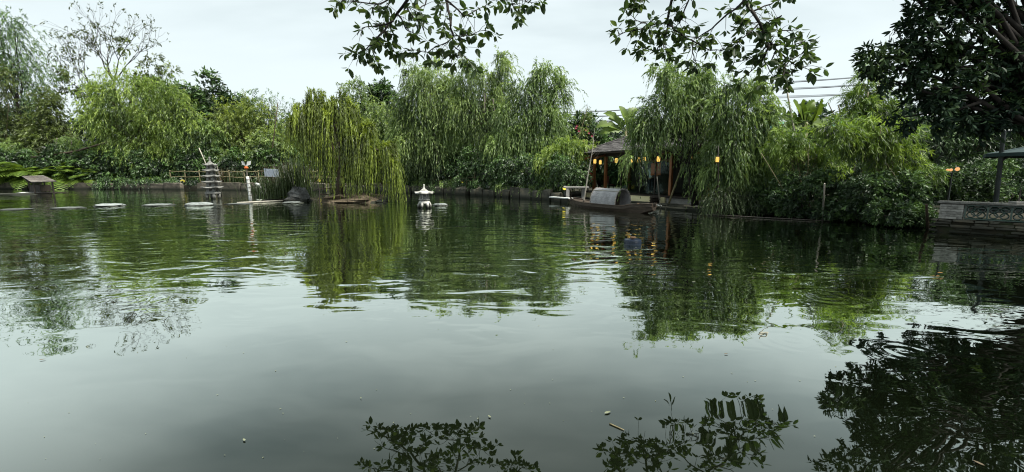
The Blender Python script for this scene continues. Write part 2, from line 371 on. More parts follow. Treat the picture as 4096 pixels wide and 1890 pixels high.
# ---------------------------------------------------------------- foliage
def unit(a): return a / (np.linalg.norm(a, axis=-1, keepdims=True) + 1e-9)
def leaves_on_twigs(rng, A, D, L, droop, m, ll, lw, splay, tint, hang=.35, s0=.1):
    n = len(A); L = np.broadcast_to(np.asarray(L, float), (n,))
    s = np.linspace(s0, 1, m)[None, :] + rng.uniform(-.5, .5, (n, m)) / m
    s = np.clip(s, 0.02, 1.05)
    P = A[:, None, :] + D[:, None, :] * (L[:, None] * s * (1 - .3 * s))[..., None]
    P[..., 2] -= droop * L[:, None] * s ** 2
    T = D[:, None, :] * (1 - .6 * s)[..., None]; T = np.array(T); T[..., 2] -= 2 * droop * s; T = unit(T)
    R = unit(rng.normal(size=(n, m, 3))); side = unit(np.cross(T, R))
    sp_ = splay * rng.uniform(.5, 1.2, (n, m, 1))
    ld = T * np.cos(sp_) + side * np.sin(sp_); ld[..., 2] -= hang; ld = unit(ld)
    up = np.zeros_like(ld); up[..., 2] = 1
    W = unit(np.cross(ld, up + .9 * rng.normal(size=ld.shape)))
    sc = rng.uniform(.7, 1.25, (n, m, 1))
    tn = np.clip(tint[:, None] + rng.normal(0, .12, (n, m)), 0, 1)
    P, ld, W, sc, tn = (q.reshape(-1, q.shape[-1]) if q.ndim == 3 else q.ravel() for q in (P, ld, W, sc, tn))
    keep = P[:, 2] > .12
    return P[keep], ld[keep] * (ll * sc[keep]), W[keep] * (lw * sc[keep] * .5), tn[keep]
def leaf_quads(P, ld, W, tn):
    nrm = np.cross(ld, W); nrm = unit(nrm) * np.linalg.norm(W, axis=1, keepdims=True) * .35
    V = np.stack([P, P + ld * .45 + W + nrm, P + ld, P + ld * .45 - W + nrm], axis=1).reshape(-1, 3)
    return V, np.repeat(tn, 4)
def leaf_ovals(P, ld, W, tn):
    nrm = unit(np.cross(ld, W)) * np.linalg.norm(W, axis=1, keepdims=True) * .3; a = ld * .06
    q1 = np.stack([P, P + ld * .26 + W * .85 + nrm, P + ld * .66 + W * .9 + nrm - nrm * .2, P + ld], axis=1); q2 = np.stack([P, P + ld, P + ld * .66 - W * .9 + nrm * .8, P + ld * .26 - W * .85 + nrm], axis=1)
    V = np.concatenate([q1, q2], axis=0).reshape(-1, 3); return V, np.repeat(np.concatenate([tn, tn]), 4)
def foliage_obj(name, parts, mat, parent):
    V = np.concatenate([p[0] for p in parts]); tn = np.concatenate([p[1] for p in parts])
    V = V - np.array(origin(parent)); n = len(V) // 4
    me = np_mesh(name, V, np.arange(4 * n), np.full(n, 4), tint=tn)
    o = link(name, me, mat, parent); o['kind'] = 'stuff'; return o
_leaf_cache = {}
def leaf_mesh(mat, aspect, tint, kind='leaf'):
    key = (mat.name, round(aspect, 2), round(tint, 1), kind)
    if key in _leaf_cache: return _leaf_cache[key]
    w = aspect * .5
    ys = (0, .14, .38, .62, .84, 1.0); ws = (.06, .55, 1, .92, .5, .02)
    V = []; Fc = []
    for y, k in zip(ys, ws):
        sag = -.12 * y * y
        V += [(-w * k, y, sag + .28 * w * k), (0, y, sag), (w * k, y, sag + .28 * w * k)]
    for i in range(len(ys) - 1):
        a = i * 3; Fc += [(a, a + 1, a + 4, a + 3), (a + 1, a + 2, a + 5, a + 4)]
    me = np_mesh('leaf', V, [i for f in Fc for i in f], [4] * len(Fc), tint=[tint] * len(V)); me.materials.append(mat)
    _leaf_cache[key] = me; return me
def leaf_objs(P, ld, W, tn, mat, parent, name='leaf'):
    o0 = np.array(origin(parent))
    for p, d, w_, t in zip(P, ld, W, tn):
        l = np.linalg.norm(d); w2 = np.linalg.norm(w_)
        me = leaf_mesh(mat, round(2 * w2 / l / .1) * .1 or .1, round(float(t) * 5) / 5)
        y = d / l; x = w_ / w2; x = unit(x - y * (x @ y)); z = np.cross(x, y)
        o = bpy.data.objects.new(name, me); COL.objects.link(o); o.parent = parent
        o.matrix_local = Matrix(((x[0] * l, y[0] * l, z[0] * l, p[0] - o0[0]), (x[1] * l, y[1] * l, z[1] * l, p[1] - o0[1]), (x[2] * l, y[2] * l, z[2] * l, p[2] - o0[2]), (0, 0, 0, 1)))
def blob_anchor(rng, blobs, D, K, n, clump, low=.0, surface=2.2):
    """clump centres and twig anchors in a crown given as ellipsoids (image centre, radii, depth offset)"""
    C, Rr, wts = [], [], []
    for b in blobs:
        cx, cy, rx, ry = b[:4]; dd = D + (b[4] if len(b) > 4 else 0); k = mpp(dd)
        C.append(at(cx, cy, dd)); Rr.append(np.array([rx * k, max(.45 * (rx + ry) * .5 * k, .35), ry * k])); wts.append(rx * ry)
    C = np.array(C); Rr = np.array(Rr); wts = np.array(wts, float); wts /= wts.sum()
    bi = rng.choice(len(C), K, p=wts)
    q = unit(rng.normal(size=(K, 3))) * (rng.uniform(0, 1, (K, 1)) ** (1 / surface))
    KC = C[bi] + q * Rr[bi]
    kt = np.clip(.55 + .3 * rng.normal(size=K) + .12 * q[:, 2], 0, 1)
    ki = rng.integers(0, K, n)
    off = rng.normal(size=(n, 3)) * clump * Rr[bi[ki]]
    A = KC[ki] + off
    out = unit((A - C[bi[ki]]) / Rr[bi[ki]] + 1e-3)
    return A, out, kt[ki], KC, C
def limbs(mb, rng, base, top, r0, targets, rmin=.012, n=5, bend=.15):
    base = np.array(base); top = np.array(top); hgt = np.linalg.norm(top - base)
    mid = base + (top - base) * .5 + rng.normal(size=3) * .05 * hgt * np.array([1, 1, .1])
    path = [base - np.array([0, 0, .15]), base + (mid - base) * .5, mid, mid + (top - mid) * .5, top]
    mb.tube(path, [r0 * 1.25, r0, r0 * .85, r0 * .7, r0 * .5], n=7)
    for tg in targets:
        k = rng.uniform(.35, 1.0); i = k * (len(path) - 1); a = int(min(i, len(path) - 2)); st = path[a] + (path[a + 1] - path[a]) * (i - a)
        d = tg - st; ln = np.linalg.norm(d)
        m1 = st + d * .35 + rng.normal(size=3) * bend * ln * .3 + np.array([0, 0, .06 * ln]); m2 = st + d * .7 + rng.normal(size=3) * bend * ln * .25 + np.array([0, 0, .05 * ln])
        rr = r0 * .42 * (1 - .4 * k)
        mb.tube([st, m1, m2, tg], [rr, rr * .75, rr * .5, max(rmin, rr * .2)], n=4, cap=False)
    return path
def tree(name, label, cat, base_px, D, blobs, mat, seed, K=60, n=1500, m=10, L=.9, droop=.6, ll=.2, lw=.04, splay=.6, up=.3, hang=.35, clump=.28, trunk=.12,
         bark='bark', group=None, n_limbs=16, z0=.45, leaf_parts=0, lmin=.6, stems=1, top=None, noise=.5, surface=2.2, crown='crown', hz=1.0, dv=.0, sprigs=0):
    rng = np.random.default_rng(seed)
    base = ground_pt(base_px, D, z0)
    t = thing(name, label, cat, base, group)
    A, out, tint, KC, C = blob_anchor(rng, blobs, D, K, n, clump, surface=surface)
    Dr = out + noise * rng.normal(size=out.shape); Dr[:, 2] += up; Dr = unit(Dr); Dr[:, :2] *= hz
    droop = droop * rng.uniform(1 - dv, 1 + .3 * dv, (n, 1))
    Lr = L * rng.uniform(lmin, 1.2, n)
    lv = leaves_on_twigs(rng, A, Dr, Lr, droop, m, ll, lw, splay, tint, hang)
    if sprigs:                                         # loose shoots that break the outline
        hi = KC[np.argsort(-KC[:, 2])[:max(8, K // 2)]]; a0 = hi[rng.integers(0, len(hi), sprigs)] + rng.normal(size=(sprigs, 3)) * .25
        d0 = unit(unit(a0 - C.mean(0)) * np.array([1, 1, .3]) + np.array([0, 0, .9]) + .45 * rng.normal(size=(sprigs, 3)))
        l0 = L * rng.uniform(.8, 2.0, sprigs)
        lv = tuple(np.concatenate([a, b]) for a, b in zip(lv, leaves_on_twigs(rng, a0, d0, l0, rng.uniform(.25, .7, (sprigs, 1)), 18, ll, lw, .7, np.clip(rng.normal(.5, .2, sprigs), 0, 1), .5)))
    if leaf_parts:
        dist = np.linalg.norm(lv[0] - np.array([0, 0, CAM_Z]), axis=1)
        px = 512 + F_PX * lv[0][:, 0] / lv[0][:, 1]
        dist = np.where((px > 0) & (px < 1020), dist, 1e3)
        idx = np.argsort(dist); sel = idx[:leaf_parts]; rest = idx[leaf_parts:]
        leaf_objs(*(q[sel] for q in lv), mat, t); lv = tuple(q[rest] for q in lv)
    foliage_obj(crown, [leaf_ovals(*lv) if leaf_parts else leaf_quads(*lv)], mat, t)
    if trunk:
        mb = MB(); cen = C.mean(0) if top is None else at(top[0], top[1], D)
        tg = KC[rng.permutation(K)[:n_limbs]]
        for s in range(stems):
            b = base + (np.array([rng.normal() * .25, rng.normal() * .2, 0]) if stems > 1 else 0)
            tp = cen + (rng.normal(size=3) * np.array([.16, .1, .08]) * (cen[2] - base[2]) if stems > 1 else 0)
            limbs(mb, rng, b, tp, trunk * (1 if stems == 1 else rng.uniform(.5, .9)), tg[s::stems])
        mb.build('trunk', M[bark], t, smooth=True)
    return t

# --- left bank, behind the stone edge
LD = 50
tree('wispy_tree', 'tall airy tree with thin feathery blue green foliage by the far stone edge', 'tree', 28, 53, [(12, 48, 22, 26), (32, 78, 20, 22), (-25, 70, 30, 40), (8, 95, 26, 24), (3, 26, 10, 12), (40, 100, 16, 16)], M['lf_wispy'], 11,
     K=90, n=2000, m=9, L=1.5, droop=.55, ll=.36, lw=.075, up=.25, clump=.25, trunk=.16, n_limbs=40, bark='bark_dark')
tree('bamboo_clump', 'brownish bushy bamboo clump with tall square leafy tops beside the ferns', 'bamboo', 45, 51, [(47, 112, 12, 24), (45, 135, 20, 20), (28, 140, 20, 18), (60, 145, 14, 18)], M['lf_brown'], 12, K=90, n=1700, m=8, L=.9, droop=.25, ll=.36, lw=.085, up=.1, trunk=.09, stems=4, n_limbs=20, sprigs=40)
tree('bamboo_clump', 'dry brown bamboo clump with pale leaning canes', 'bamboo', 4, 50, [(3, 80, 7, 14), (4, 105, 8, 16), (2, 130, 12, 14), (-25, 120, 22, 35)], M['lf_brown'], 13, K=60, n=1100, m=8, L=.9, droop=.25, ll=.36, lw=.08, up=.1, trunk=.09, stems=5, bark='bamboo_cane', sprigs=40)
tree('willow_tree', 'broad light green feathery willow with domed crown beside the sparse bare tree', 'tree', 140, 49, [(132, 103, 40, 26), (108, 122, 26, 26), (165, 116, 26, 28), (150, 140, 38, 24), (122, 84, 22, 9), (100, 92, 10, 8), (185, 130, 14, 26)], M['lf_willow_light'], 14,
     K=150, n=4200, m=11, L=1.5, droop=.75, ll=.34, lw=.065, up=.35, hang=.5, clump=.2, trunk=.22, n_limbs=30, surface=3, dv=.75, hz=.8, noise=.75, sprigs=150)
tree('drooping_tree', 'small bright drooping tree with pale feathery crown over the dark shrubs', 'tree', 158, 48.6, [(152, 150, 18, 9), (165, 157, 16, 9), (140, 158, 12, 8)], M['lf_willow_light'], 15, K=40, n=900, m=10, L=1.0, droop=.8, ll=.3, lw=.06, trunk=.08, hang=.5, dv=.75, hz=.8, noise=.75, sprigs=30)
tree('evergreen_tree', 'dark glossy broadleaf evergreen rising behind the light willow', 'tree', 200, 58, [(172, 95, 14, 14), (200, 92, 22, 15), (222, 106, 20, 18), (242, 116, 13, 18), (195, 120, 40, 26), (150, 88, 12, 8)], M['lf_dark'], 16, K=120, n=2600, m=8, L=.8, droop=.2, ll=.55, lw=.2, splay=1.0, up=.3, clump=.2, trunk=.25, sprigs=30)
tree('feathery_tree', 'yellow green feathery tree with forked brown trunk left of the weeping willow', 'tree', 241, 50, [(228, 122, 14, 16), (248, 115, 14, 14), (238, 138, 18, 12), (268, 128, 14, 18), (262, 142, 16, 12)], M['lf_yellow'], 17, K=70, n=1300, m=10, L=1.2, droop=.5, ll=.32, lw=.06, up=.3, trunk=.16, top=(240, 130), n_limbs=22, dv=.75, hz=.8, noise=.75, sprigs=70)
tree('wispy_tree', 'thin see-through sapling with wisps against the sky beside the weeping willow', 'tree', 268, 51, [(268, 94, 7, 9), (282, 112, 10, 14), (272, 108, 12, 12), (258, 108, 10, 10), (292, 125, 9, 16)], M['lf_wispy'], 18, K=40, n=330, m=9, L=1.3, droop=.5, ll=.3, lw=.055, trunk=.06, n_limbs=26)
tree('bamboo_clump', 'yellow bamboo clump with upright slim tops between willow and evergreen', 'bamboo', 186, 51, [(184, 118, 6, 22), (186, 142, 10, 14), (172, 70, 3, 8), (178, 100, 6, 10)], M['lf_yellow'], 19, K=40, n=520, m=8, L=.8, droop=.25, ll=.3, lw=.07, up=.3, trunk=.06, stems=4, bark='bamboo_cane', sprigs=40)
tree('leafy_tree', 'mid green leafy tree in front of the dark evergreen behind the pagoda', 'tree', 212, 49.5, [(208, 138, 22, 18), (192, 150, 18, 14), (222, 152, 16, 12)], M['lf_willow_deep'], 20, K=70, n=1400, m=9, L=.9, droop=.5, ll=.34, lw=.08, trunk=.12, dv=.75, hz=.8, noise=.75, sprigs=60)
tree('leafy_tree', 'green leafy tree right of the forked brown trunk, behind the reeds', 'tree', 278, 49, [(278, 143, 20, 16), (268, 158, 22, 10), (295, 150, 10, 18)], M['lf_willow_mid'], 21, K=60, n=1300, m=9, L=.9, droop=.4, ll=.34, lw=.08, trunk=.1, dv=.75, hz=.8, noise=.75, sprigs=60)
# sparse bare tree: real branches, few leaves
def bare_tree():
    rng = np.random.default_rng(31); base = ground_pt(116, 55)
    t = thing('bare_tree', 'nearly leafless tree with fine upswept twigs against the sky', 'tree', base)
    mb = MB(); ends = []
    def grow(p, d, ln, r, lev):
        q = p + d * ln * .5 + rng.normal(size=3) * .04 * ln; e = q + unit(d + np.array([0, 0, .06])) * ln * .5
        mb.tube([p, q, e], [r, r * .8, r * .6], n=5 if lev < 2 else 3, cap=False)
        if lev >= 5 or r < .008: ends.append((e, d)); return
        for k in range(rng.integers(2, 4) if lev < 4 else 2):
            nd = unit(d + rng.normal(size=3) * np.array([.36, .36, .16]) + np.array([0, 0, .05]))
            grow(e, nd, ln * rng.uniform(.66, .86), r * .62, lev + 1)
        if lev > 1: ends.append((q, unit(rng.normal(size=3))))
    top = at(114, 82, 55); mb.tube([base, (base + top) / 2 + np.array([.2, 0, 0]), top], [.2, .16, .13], n=7)
    for px, row in ((98, 58), (110, 50), (121, 46), (135, 55), (104, 55)):
        d = at(px, row, 55 + rng.normal() * 1.5) - top; grow(top, unit(d), np.linalg.norm(d) * .62, .085, 1)
    top2 = at(92, 95, 55); mb.tube([base, (base + top2) / 2, top2], [.16, .12, .09], n=6)
    for px, row in ((66, 60), (76, 52), (84, 66), (60, 75)):
        d = at(px, row, 55 + rng.normal() * 1.5) - top2; grow(top2, unit(d), np.linalg.norm(d) * .5, .06, 1)
    mb.build('trunk', M['bark_dark'], t)
    A = np.array([e for e, _ in ends]); Dr = np.array([d for _, d in ends])
    sel = rng.uniform(size=len(A)) < .9
    lv = leaves_on_twigs(rng, A[sel], Dr[sel], .5, .3, 4, .36, .11, .8, np.full(sel.sum(), .3))
    A2, o2, t2, _, _ = blob_anchor(rng, [(145, 72, 14, 9), (156, 62, 6, 6), (140, 86, 14, 7), (128, 45, 6, 6), (70, 82, 9, 8), (62, 70, 5, 5), (90, 92, 12, 8)], 55, 40, 420, .2)
    lv2 = leaves_on_twigs(rng, A2, unit(o2 + rng.normal(size=o2.shape) * .5), .8, .35, 6, .42, .15, .8, t2)
    foliage_obj('crown', [leaf_quads(*lv), leaf_quads(*lv2)], M['lf_brown'], t)
bare_tree()

# --- weeping willow on the islet
ISL = 26.0
tree('weeping_willow', 'olive weeping willow trailing long strands over the small mud islet', 'tree', 338, ISL, [(315, 104, 18, 8), (340, 106, 15, 8), (302, 112, 10, 10), (297, 128, 6, 10), (355, 120, 13, 9), (332, 122, 26, 10), (368, 134, 8, 7), (382, 150, 12, 5), (398, 154, 6, 4), (302, 92, 2, 7), (345, 142, 26, 10), (362, 155, 16, 8), (392, 164, 10, 6)], M['lf_willow_olive'], 41,
     K=150, n=2800, m=34, L=1.9, droop=.98, ll=.22, lw=.034, splay=.3, up=.35, hang=.5, clump=.12, trunk=.2, n_limbs=30, z0=.25, lmin=.35, noise=.5, surface=2.2, top=(335, 120), hz=.45)
# --- trees behind the islet
tree('evergreen_tree', 'dark round evergreen top showing between the weeping willow and the tall willows', 'tree', 382, 46, [(382, 93, 9, 10), (374, 106, 14, 12), (392, 108, 10, 10), (385, 125, 22, 16)], M['lf_dark'], 51, K=60, n=1100, m=8, L=.7, droop=.2, ll=.42, lw=.15, splay=1, trunk=.16, sprigs=30)
tree('leafy_tree', 'green feathery tree directly behind the weeping willow crown', 'tree', 362, 43, [(352, 92, 10, 12), (365, 112, 16, 16), (380, 130, 20, 18), (392, 150, 16, 18), (370, 150, 20, 18)], M['lf_willow_mid'], 52, K=90, n=2100, m=10, L=1.1, droop=.6, ll=.3, lw=.06, trunk=.16, dv=.75, hz=.8, noise=.75, sprigs=60)
# --- three tall willows at the middle of the far bank
tree('willow_tree', 'tall grey green willow behind the white lantern with airy top', 'tree', 442, 37, [(425, 92, 24, 22), (436, 76, 14, 12), (413, 76, 6, 10), (418, 120, 26, 24), (445, 105, 18, 22), (432, 145, 26, 18), (405, 140, 12, 22)], M['lf_willow_mid'], 61,
     K=150, n=3888, m=12, L=1.5, droop=.85, ll=.25, lw=.052, splay=.4, up=.45, hang=.5, clump=.18, trunk=.17, n_limbs=60, stems=3, bark='bark_grey', dv=.75, hz=.8, noise=.75, sprigs=150)
tree('willow_tree', 'tall willow with drooping sprig top, second of the three tall willows', 'tree', 487, 36.5, [(466, 78, 14, 14), (483, 90, 20, 20), (500, 60, 4, 7), (507, 72, 4, 8), (475, 115, 24, 22), (500, 105, 16, 20), (482, 142, 24, 16), (462, 100, 12, 20)], M['lf_willow_mid'], 62,
     K=150, n=3564, m=12, L=1.5, droop=.85, ll=.25, lw=.052, splay=.4, up=.45, hang=.5, clump=.18, trunk=.17, n_limbs=60, stems=3, bark='bark_grey', dv=.75, hz=.8, noise=.75, sprigs=150)
tree('willow_tree', 'spreading many stemmed willow leaning over the slab edge toward the hut', 'tree', 517, 34, [(545, 78, 9, 12), (559, 92, 6, 14), (536, 95, 14, 16), (522, 100, 12, 20), (548, 116, 16, 14), (536, 130, 22, 14), (508, 130, 16, 18), (552, 140, 14, 16), (520, 150, 22, 16), (498, 152, 12, 16)], M['lf_willow_deep'], 63,
     K=160, n=3780, m=12, L=1.5, droop=.9, ll=.24, lw=.052, splay=.4, up=.45, hang=.5, clump=.17, trunk=.22, n_limbs=48, stems=5, bark='bark_dark', dv=.75, hz=.8, noise=.75, sprigs=150)
tree('willow_bush', 'low light green willow bush at the water near the hut', 'bush', 566, 29, [(566, 150, 15, 9), (553, 158, 12, 10), (580, 147, 9, 6), (560, 168, 14, 8)], M['lf_willow_light'], 64, K=60, n=1300, m=11, L=.9, droop=.9, ll=.22, lw=.04, hang=.5, trunk=.05, stems=4, dv=.75, hz=.8, noise=.75, sprigs=40)
tree('flowering_shrub', 'dark shrub with a few pink flowers behind the hut eave', 'bush', 578, 36, [(572, 128, 16, 12), (590, 128, 14, 10), (582, 145, 20, 14), (600, 145, 12, 12)], M['lf_dark'], 65, K=70, n=1300, m=8, L=.6, droop=.2, ll=.26, lw=.11, splay=.9, trunk=.08)
# --- the two willows by the hut
tree('willow_tree', 'feathery willow hanging in front of the wooden hut', 'tree', 704, 19.5, [(674, 80, 12, 12), (690, 74, 9, 10), (662, 72, 7, 6), (700, 88, 10, 14), (660, 108, 16, 14), (684, 105, 20, 16), (642, 128, 12, 10), (668, 128, 18, 9), (640, 141, 9, 7), (696, 135, 16, 16), (698, 158, 9, 8), (634, 156, 5, 9), (706, 170, 14, 16)], M['lf_willow_deep'], 71,
     K=170, n=3116, m=12, L=.95, droop=.8, ll=.175, lw=.036, splay=.42, up=.35, hang=.5, clump=.16, trunk=.11, n_limbs=44, stems=3, bark='bark_dark', top=(700, 135), dv=.75, hz=.8, noise=.75, sprigs=150)
tree('willow_tree', 'dense deep green willow right of the hut with hanging skirt', 'tree', 738, 18.3, [(735, 92, 13, 10), (757, 96, 12, 10), (722, 115, 13, 12), (745, 118, 20, 14), (768, 122, 12, 16), (735, 145, 22, 16), (762, 150, 18, 18), (725, 170, 16, 16), (748, 178, 20, 16), (778, 170, 10, 16)], M['lf_willow_deep'], 72,
     K=170, n=3230, m=12, L=.95, droop=.85, ll=.17, lw=.036, splay=.42, up=.35, hang=.5, clump=.17, trunk=.1, n_limbs=44, stems=3, bark='bark_dark', dv=.75, hz=.8, noise=.75, sprigs=150)
tree('dry_skirt', 'brown dry trailing undergrowth at the waterline below the dense willow', 'undergrowth', 726, 17.8, [(722, 198, 14, 7), (745, 200, 14, 6)], M['lf_reed'], 73, K=50, n=450, m=12, L=.8, droop=.9, ll=.15, lw=.024, splay=.4, trunk=.03, stems=5, z0=.3)
# --- right bank
tree('bamboo_clump', 'bright green bamboo arching over the shaded right bank', 'bamboo', 905, 15.2, [(848, 137, 26, 8), (878, 148, 26, 9), (905, 158, 26, 10), (835, 126, 12, 6), (870, 128, 22, 8), (925, 168, 16, 10), (900, 135, 20, 9)], M['lf_bamboo'], 81,
     K=150, n=1500, m=7, L=.5, droop=.35, ll=.2, lw=.026, splay=.7, up=.05, hang=.4, clump=.17, trunk=.035, stems=9, bark='bamboo_cane', n_limbs=60, leaf_parts=250, sprigs=40)
tree('bamboo_clump', 'tall bamboo spire with yellowish top rising above the bright arching bamboo', 'bamboo', 866, 19, [(866, 78, 6, 12), (862, 100, 13, 12), (872, 112, 18, 12), (850, 118, 12, 8), (880, 92, 8, 8)], M['lf_bamboo'], 82,
     K=80, n=1000, m=7, L=.6, droop=.35, ll=.23, lw=.034, splay=.7, up=.15, hang=.35, clump=.18, trunk=.04, stems=6, bark='bamboo_cane', n_limbs=40, sprigs=40)
tree('bamboo_clump', 'olive bamboo thicket beside the dense willow under the banana leaves', 'bamboo', 800, 17, [(800, 140, 18, 9), (815, 150, 20, 9), (790, 155, 14, 10), (825, 165, 20, 9), (780, 140, 10, 12)], M['lf_bamboo'], 83,
     K=90, n=1200, m=7, L=.5, droop=.4, ll=.2, lw=.028, splay=.7, up=.05, hang=.45, clump=.17, trunk=.035, stems=6, bark='bamboo_cane', n_limbs=40, sprigs=40)
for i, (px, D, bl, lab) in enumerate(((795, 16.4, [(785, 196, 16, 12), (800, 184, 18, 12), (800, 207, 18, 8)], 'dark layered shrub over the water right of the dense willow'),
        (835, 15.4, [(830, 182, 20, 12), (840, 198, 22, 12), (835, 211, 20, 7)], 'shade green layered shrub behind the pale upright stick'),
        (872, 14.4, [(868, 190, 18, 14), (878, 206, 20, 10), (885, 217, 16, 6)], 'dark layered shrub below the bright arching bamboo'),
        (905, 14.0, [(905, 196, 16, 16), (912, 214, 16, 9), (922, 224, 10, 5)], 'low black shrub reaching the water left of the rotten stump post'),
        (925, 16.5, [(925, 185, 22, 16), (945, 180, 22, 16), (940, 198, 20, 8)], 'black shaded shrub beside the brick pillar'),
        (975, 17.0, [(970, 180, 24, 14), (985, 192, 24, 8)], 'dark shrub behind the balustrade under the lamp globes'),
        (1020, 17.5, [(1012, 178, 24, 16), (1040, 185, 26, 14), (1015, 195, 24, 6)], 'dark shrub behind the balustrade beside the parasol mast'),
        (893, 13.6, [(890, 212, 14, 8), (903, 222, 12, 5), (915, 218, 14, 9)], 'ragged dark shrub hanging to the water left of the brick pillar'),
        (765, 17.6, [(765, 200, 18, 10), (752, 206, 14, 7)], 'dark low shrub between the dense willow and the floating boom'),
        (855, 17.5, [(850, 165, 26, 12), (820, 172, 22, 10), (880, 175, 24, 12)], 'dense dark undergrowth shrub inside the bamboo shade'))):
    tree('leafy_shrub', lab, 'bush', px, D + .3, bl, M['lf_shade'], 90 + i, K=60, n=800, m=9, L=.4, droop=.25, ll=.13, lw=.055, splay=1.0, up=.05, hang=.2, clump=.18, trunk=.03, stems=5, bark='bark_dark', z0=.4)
tree('broadleaf_tree', 'near dark broadleaf tree filling the sky above the balustrade', 'tree', 1085, 11.5, [(925, 40, 32, 26), (905, 65, 28, 16), (878, 58, 12, 10), (965, 20, 45, 26), (985, 60, 40, 30), (940, 85, 34, 20), (925, 112, 18, 12), (965, 110, 26, 14), (1010, 100, 36, 24), (1060, 60, 50, 60), (960, -30, 70, 30), (1090, -20, 60, 50)], M['lf_near'], 101,
     K=300, n=2700, m=8, L=.42, droop=.2, ll=.175, lw=.06, splay=1.0, up=.1, hang=.25, clump=.17, trunk=.3, n_limbs=70, bark='bark_dark', leaf_parts=260, top=(1040, 60))
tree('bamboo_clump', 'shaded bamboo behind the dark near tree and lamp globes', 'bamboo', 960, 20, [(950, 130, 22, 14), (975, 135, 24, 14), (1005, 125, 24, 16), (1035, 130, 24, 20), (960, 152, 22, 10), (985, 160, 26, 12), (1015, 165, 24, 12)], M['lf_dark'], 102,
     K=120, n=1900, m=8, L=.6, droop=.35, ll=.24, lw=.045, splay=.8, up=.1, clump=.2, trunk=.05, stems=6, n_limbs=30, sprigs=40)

for i, (px, D, row, rx, ry, mt, lab) in enumerate(((22, 50.2, 150, 20, 12, 'lf_willow_deep', 'mid green undergrowth tree between the dry bamboo and the ferns'), (78, 50, 152, 18, 14, 'lf_willow_deep', 'mid green undergrowth tree behind the leaning dead branch'), (108, 49.6, 158, 18, 12, 'lf_willow_mid', 'soft green undergrowth tree at the foot of the broad willow'),
        (182, 49.2, 160, 16, 12, 'lf_willow_deep', 'mid green undergrowth tree left of the pagoda'), (236, 49, 165, 18, 8, 'lf_bamboo', 'yellow green undergrowth at the foot of the forked trunk'), (408, 39, 165, 16, 12, 'lf_willow_deep', 'mid green undergrowth tree left of the white lantern'), (455, 37.6, 160, 18, 12, 'lf_willow_deep', 'mid green undergrowth between the first two tall willows'),
        (502, 34.6, 166, 14, 12, 'lf_willow_mid', 'soft green undergrowth before the many stemmed willow'), (540, 32, 166, 16, 10, 'lf_willow_deep', 'mid green undergrowth left of the low willow bush'), (590, 37, 140, 18, 12, 'lf_dark', 'dark green undergrowth behind the left hip of the hut roof'))):
    tree('undergrowth_tree', lab, 'bush', px, D, [(px, row, rx, ry), (px + rx * .6, row + ry * .6, rx * .7, ry * .6), (px - rx * .6, row + ry * .5, rx * .7, ry * .6)], M[mt], 140 + i, K=60, n=1100, m=9, L=.9 * D / 48, droop=.6, ll=.32 * D / 48, lw=.075 * D / 48, splay=.7, up=.3, clump=.2, trunk=.07, stems=3, n_limbs=12, dv=.7, sprigs=25)
# plants trailing over the stone edge
for i, (px, row, D, mt, where) in enumerate([(a, 182.5, gp(a, 189.5)[1] - .05, 'lf_dark', 'over the long blocks') for a in (100, 117, 139, 152, 170, 190)] + [(a, 184, gp(a, np.interp(a, (400, 450, 512, 570), (192.8, 194.3, 197.7, 201.4)))[1] - .05, m_, 'over the mossy slabs' if a > 470 else 'over the brown boulders') for a, m_ in ((406, 'lf_dark'), (418, 'lf_willow_deep'), (438, 'lf_dark'), (449, 'lf_willow_deep'), (458, 'lf_dark'), (474, 'lf_dark'))] + [(a, np.interp(a, (480, 570), (186, 192)), gp(a, np.interp(a, (450, 512, 570), (194.3, 197.7, 201.4)))[1] - .05, 'lf_willow_deep', 'over the mossy slabs') for a in (501, 519, 533, 545)]):
    tree('trailing_plant', 'leafy creeper trailing ' + where + ' of the pond edge', 'plant', px, D + .25, [(px, row, 7, 2.2), (px + 4, row - 2, 6, 2.5)], M[mt], 170 + i, K=18, n=150, m=8, L=.55 * D / 40, droop=.95, ll=.2 * D / 48, lw=.08 * D / 48, splay=.8, up=.2, hz=.7, clump=.25, trunk=0, group='creepers ' + where)
# understorey along the far bank: one shrub after another
rngu = np.random.default_rng(7)
for i, px in enumerate(list(range(-40, 300, 17)) + list(range(395, 590, 15))):
    D = gp(px, 189.2 if px < 300 else 192.5 + max(0, (px - 400) / 17.0))[1] + .9 if px < 300 else gp(px, np.interp(px, (395, 450, 512, 580), (192.4, 194, 197.5, 202)))[1] + .9
    s = 48 / D if px < 300 else 1.0
    row = 172 if px < 300 else np.interp(px, (395, 590), (172, 178))
    where = next(w for lim, w in ((100, 'behind the bright ferns'), (165, 'below the small drooping tree'), (230, 'behind the stone pagoda'), (320, 'behind the reeds and notice board'), (450, 'behind the white stone lantern'), (492, 'at the foot of the tall willows'), (540, 'above the upright mossy slabs'), (700, 'beside the low willow bush')) if px < lim)
    tree('hedge_shrub', 'dark leafy hedge shrub on the far bank ' + where, 'bush', px, D, [(px, row + 4, 12, 7), (px, row - 4, 13, 9), (px + rngu.uniform(-8, 8), row - 14, 11, 9)], M['lf_dark'], 200 + i,
         K=34, n=420, m=8, L=.5, droop=.35, ll=.3 * D / 48, lw=.11 * D / 48, splay=.9, up=.1, clump=.22, trunk=.03, stems=3, n_limbs=8, bark='bark_dark', group='hedge shrubs ' + where)
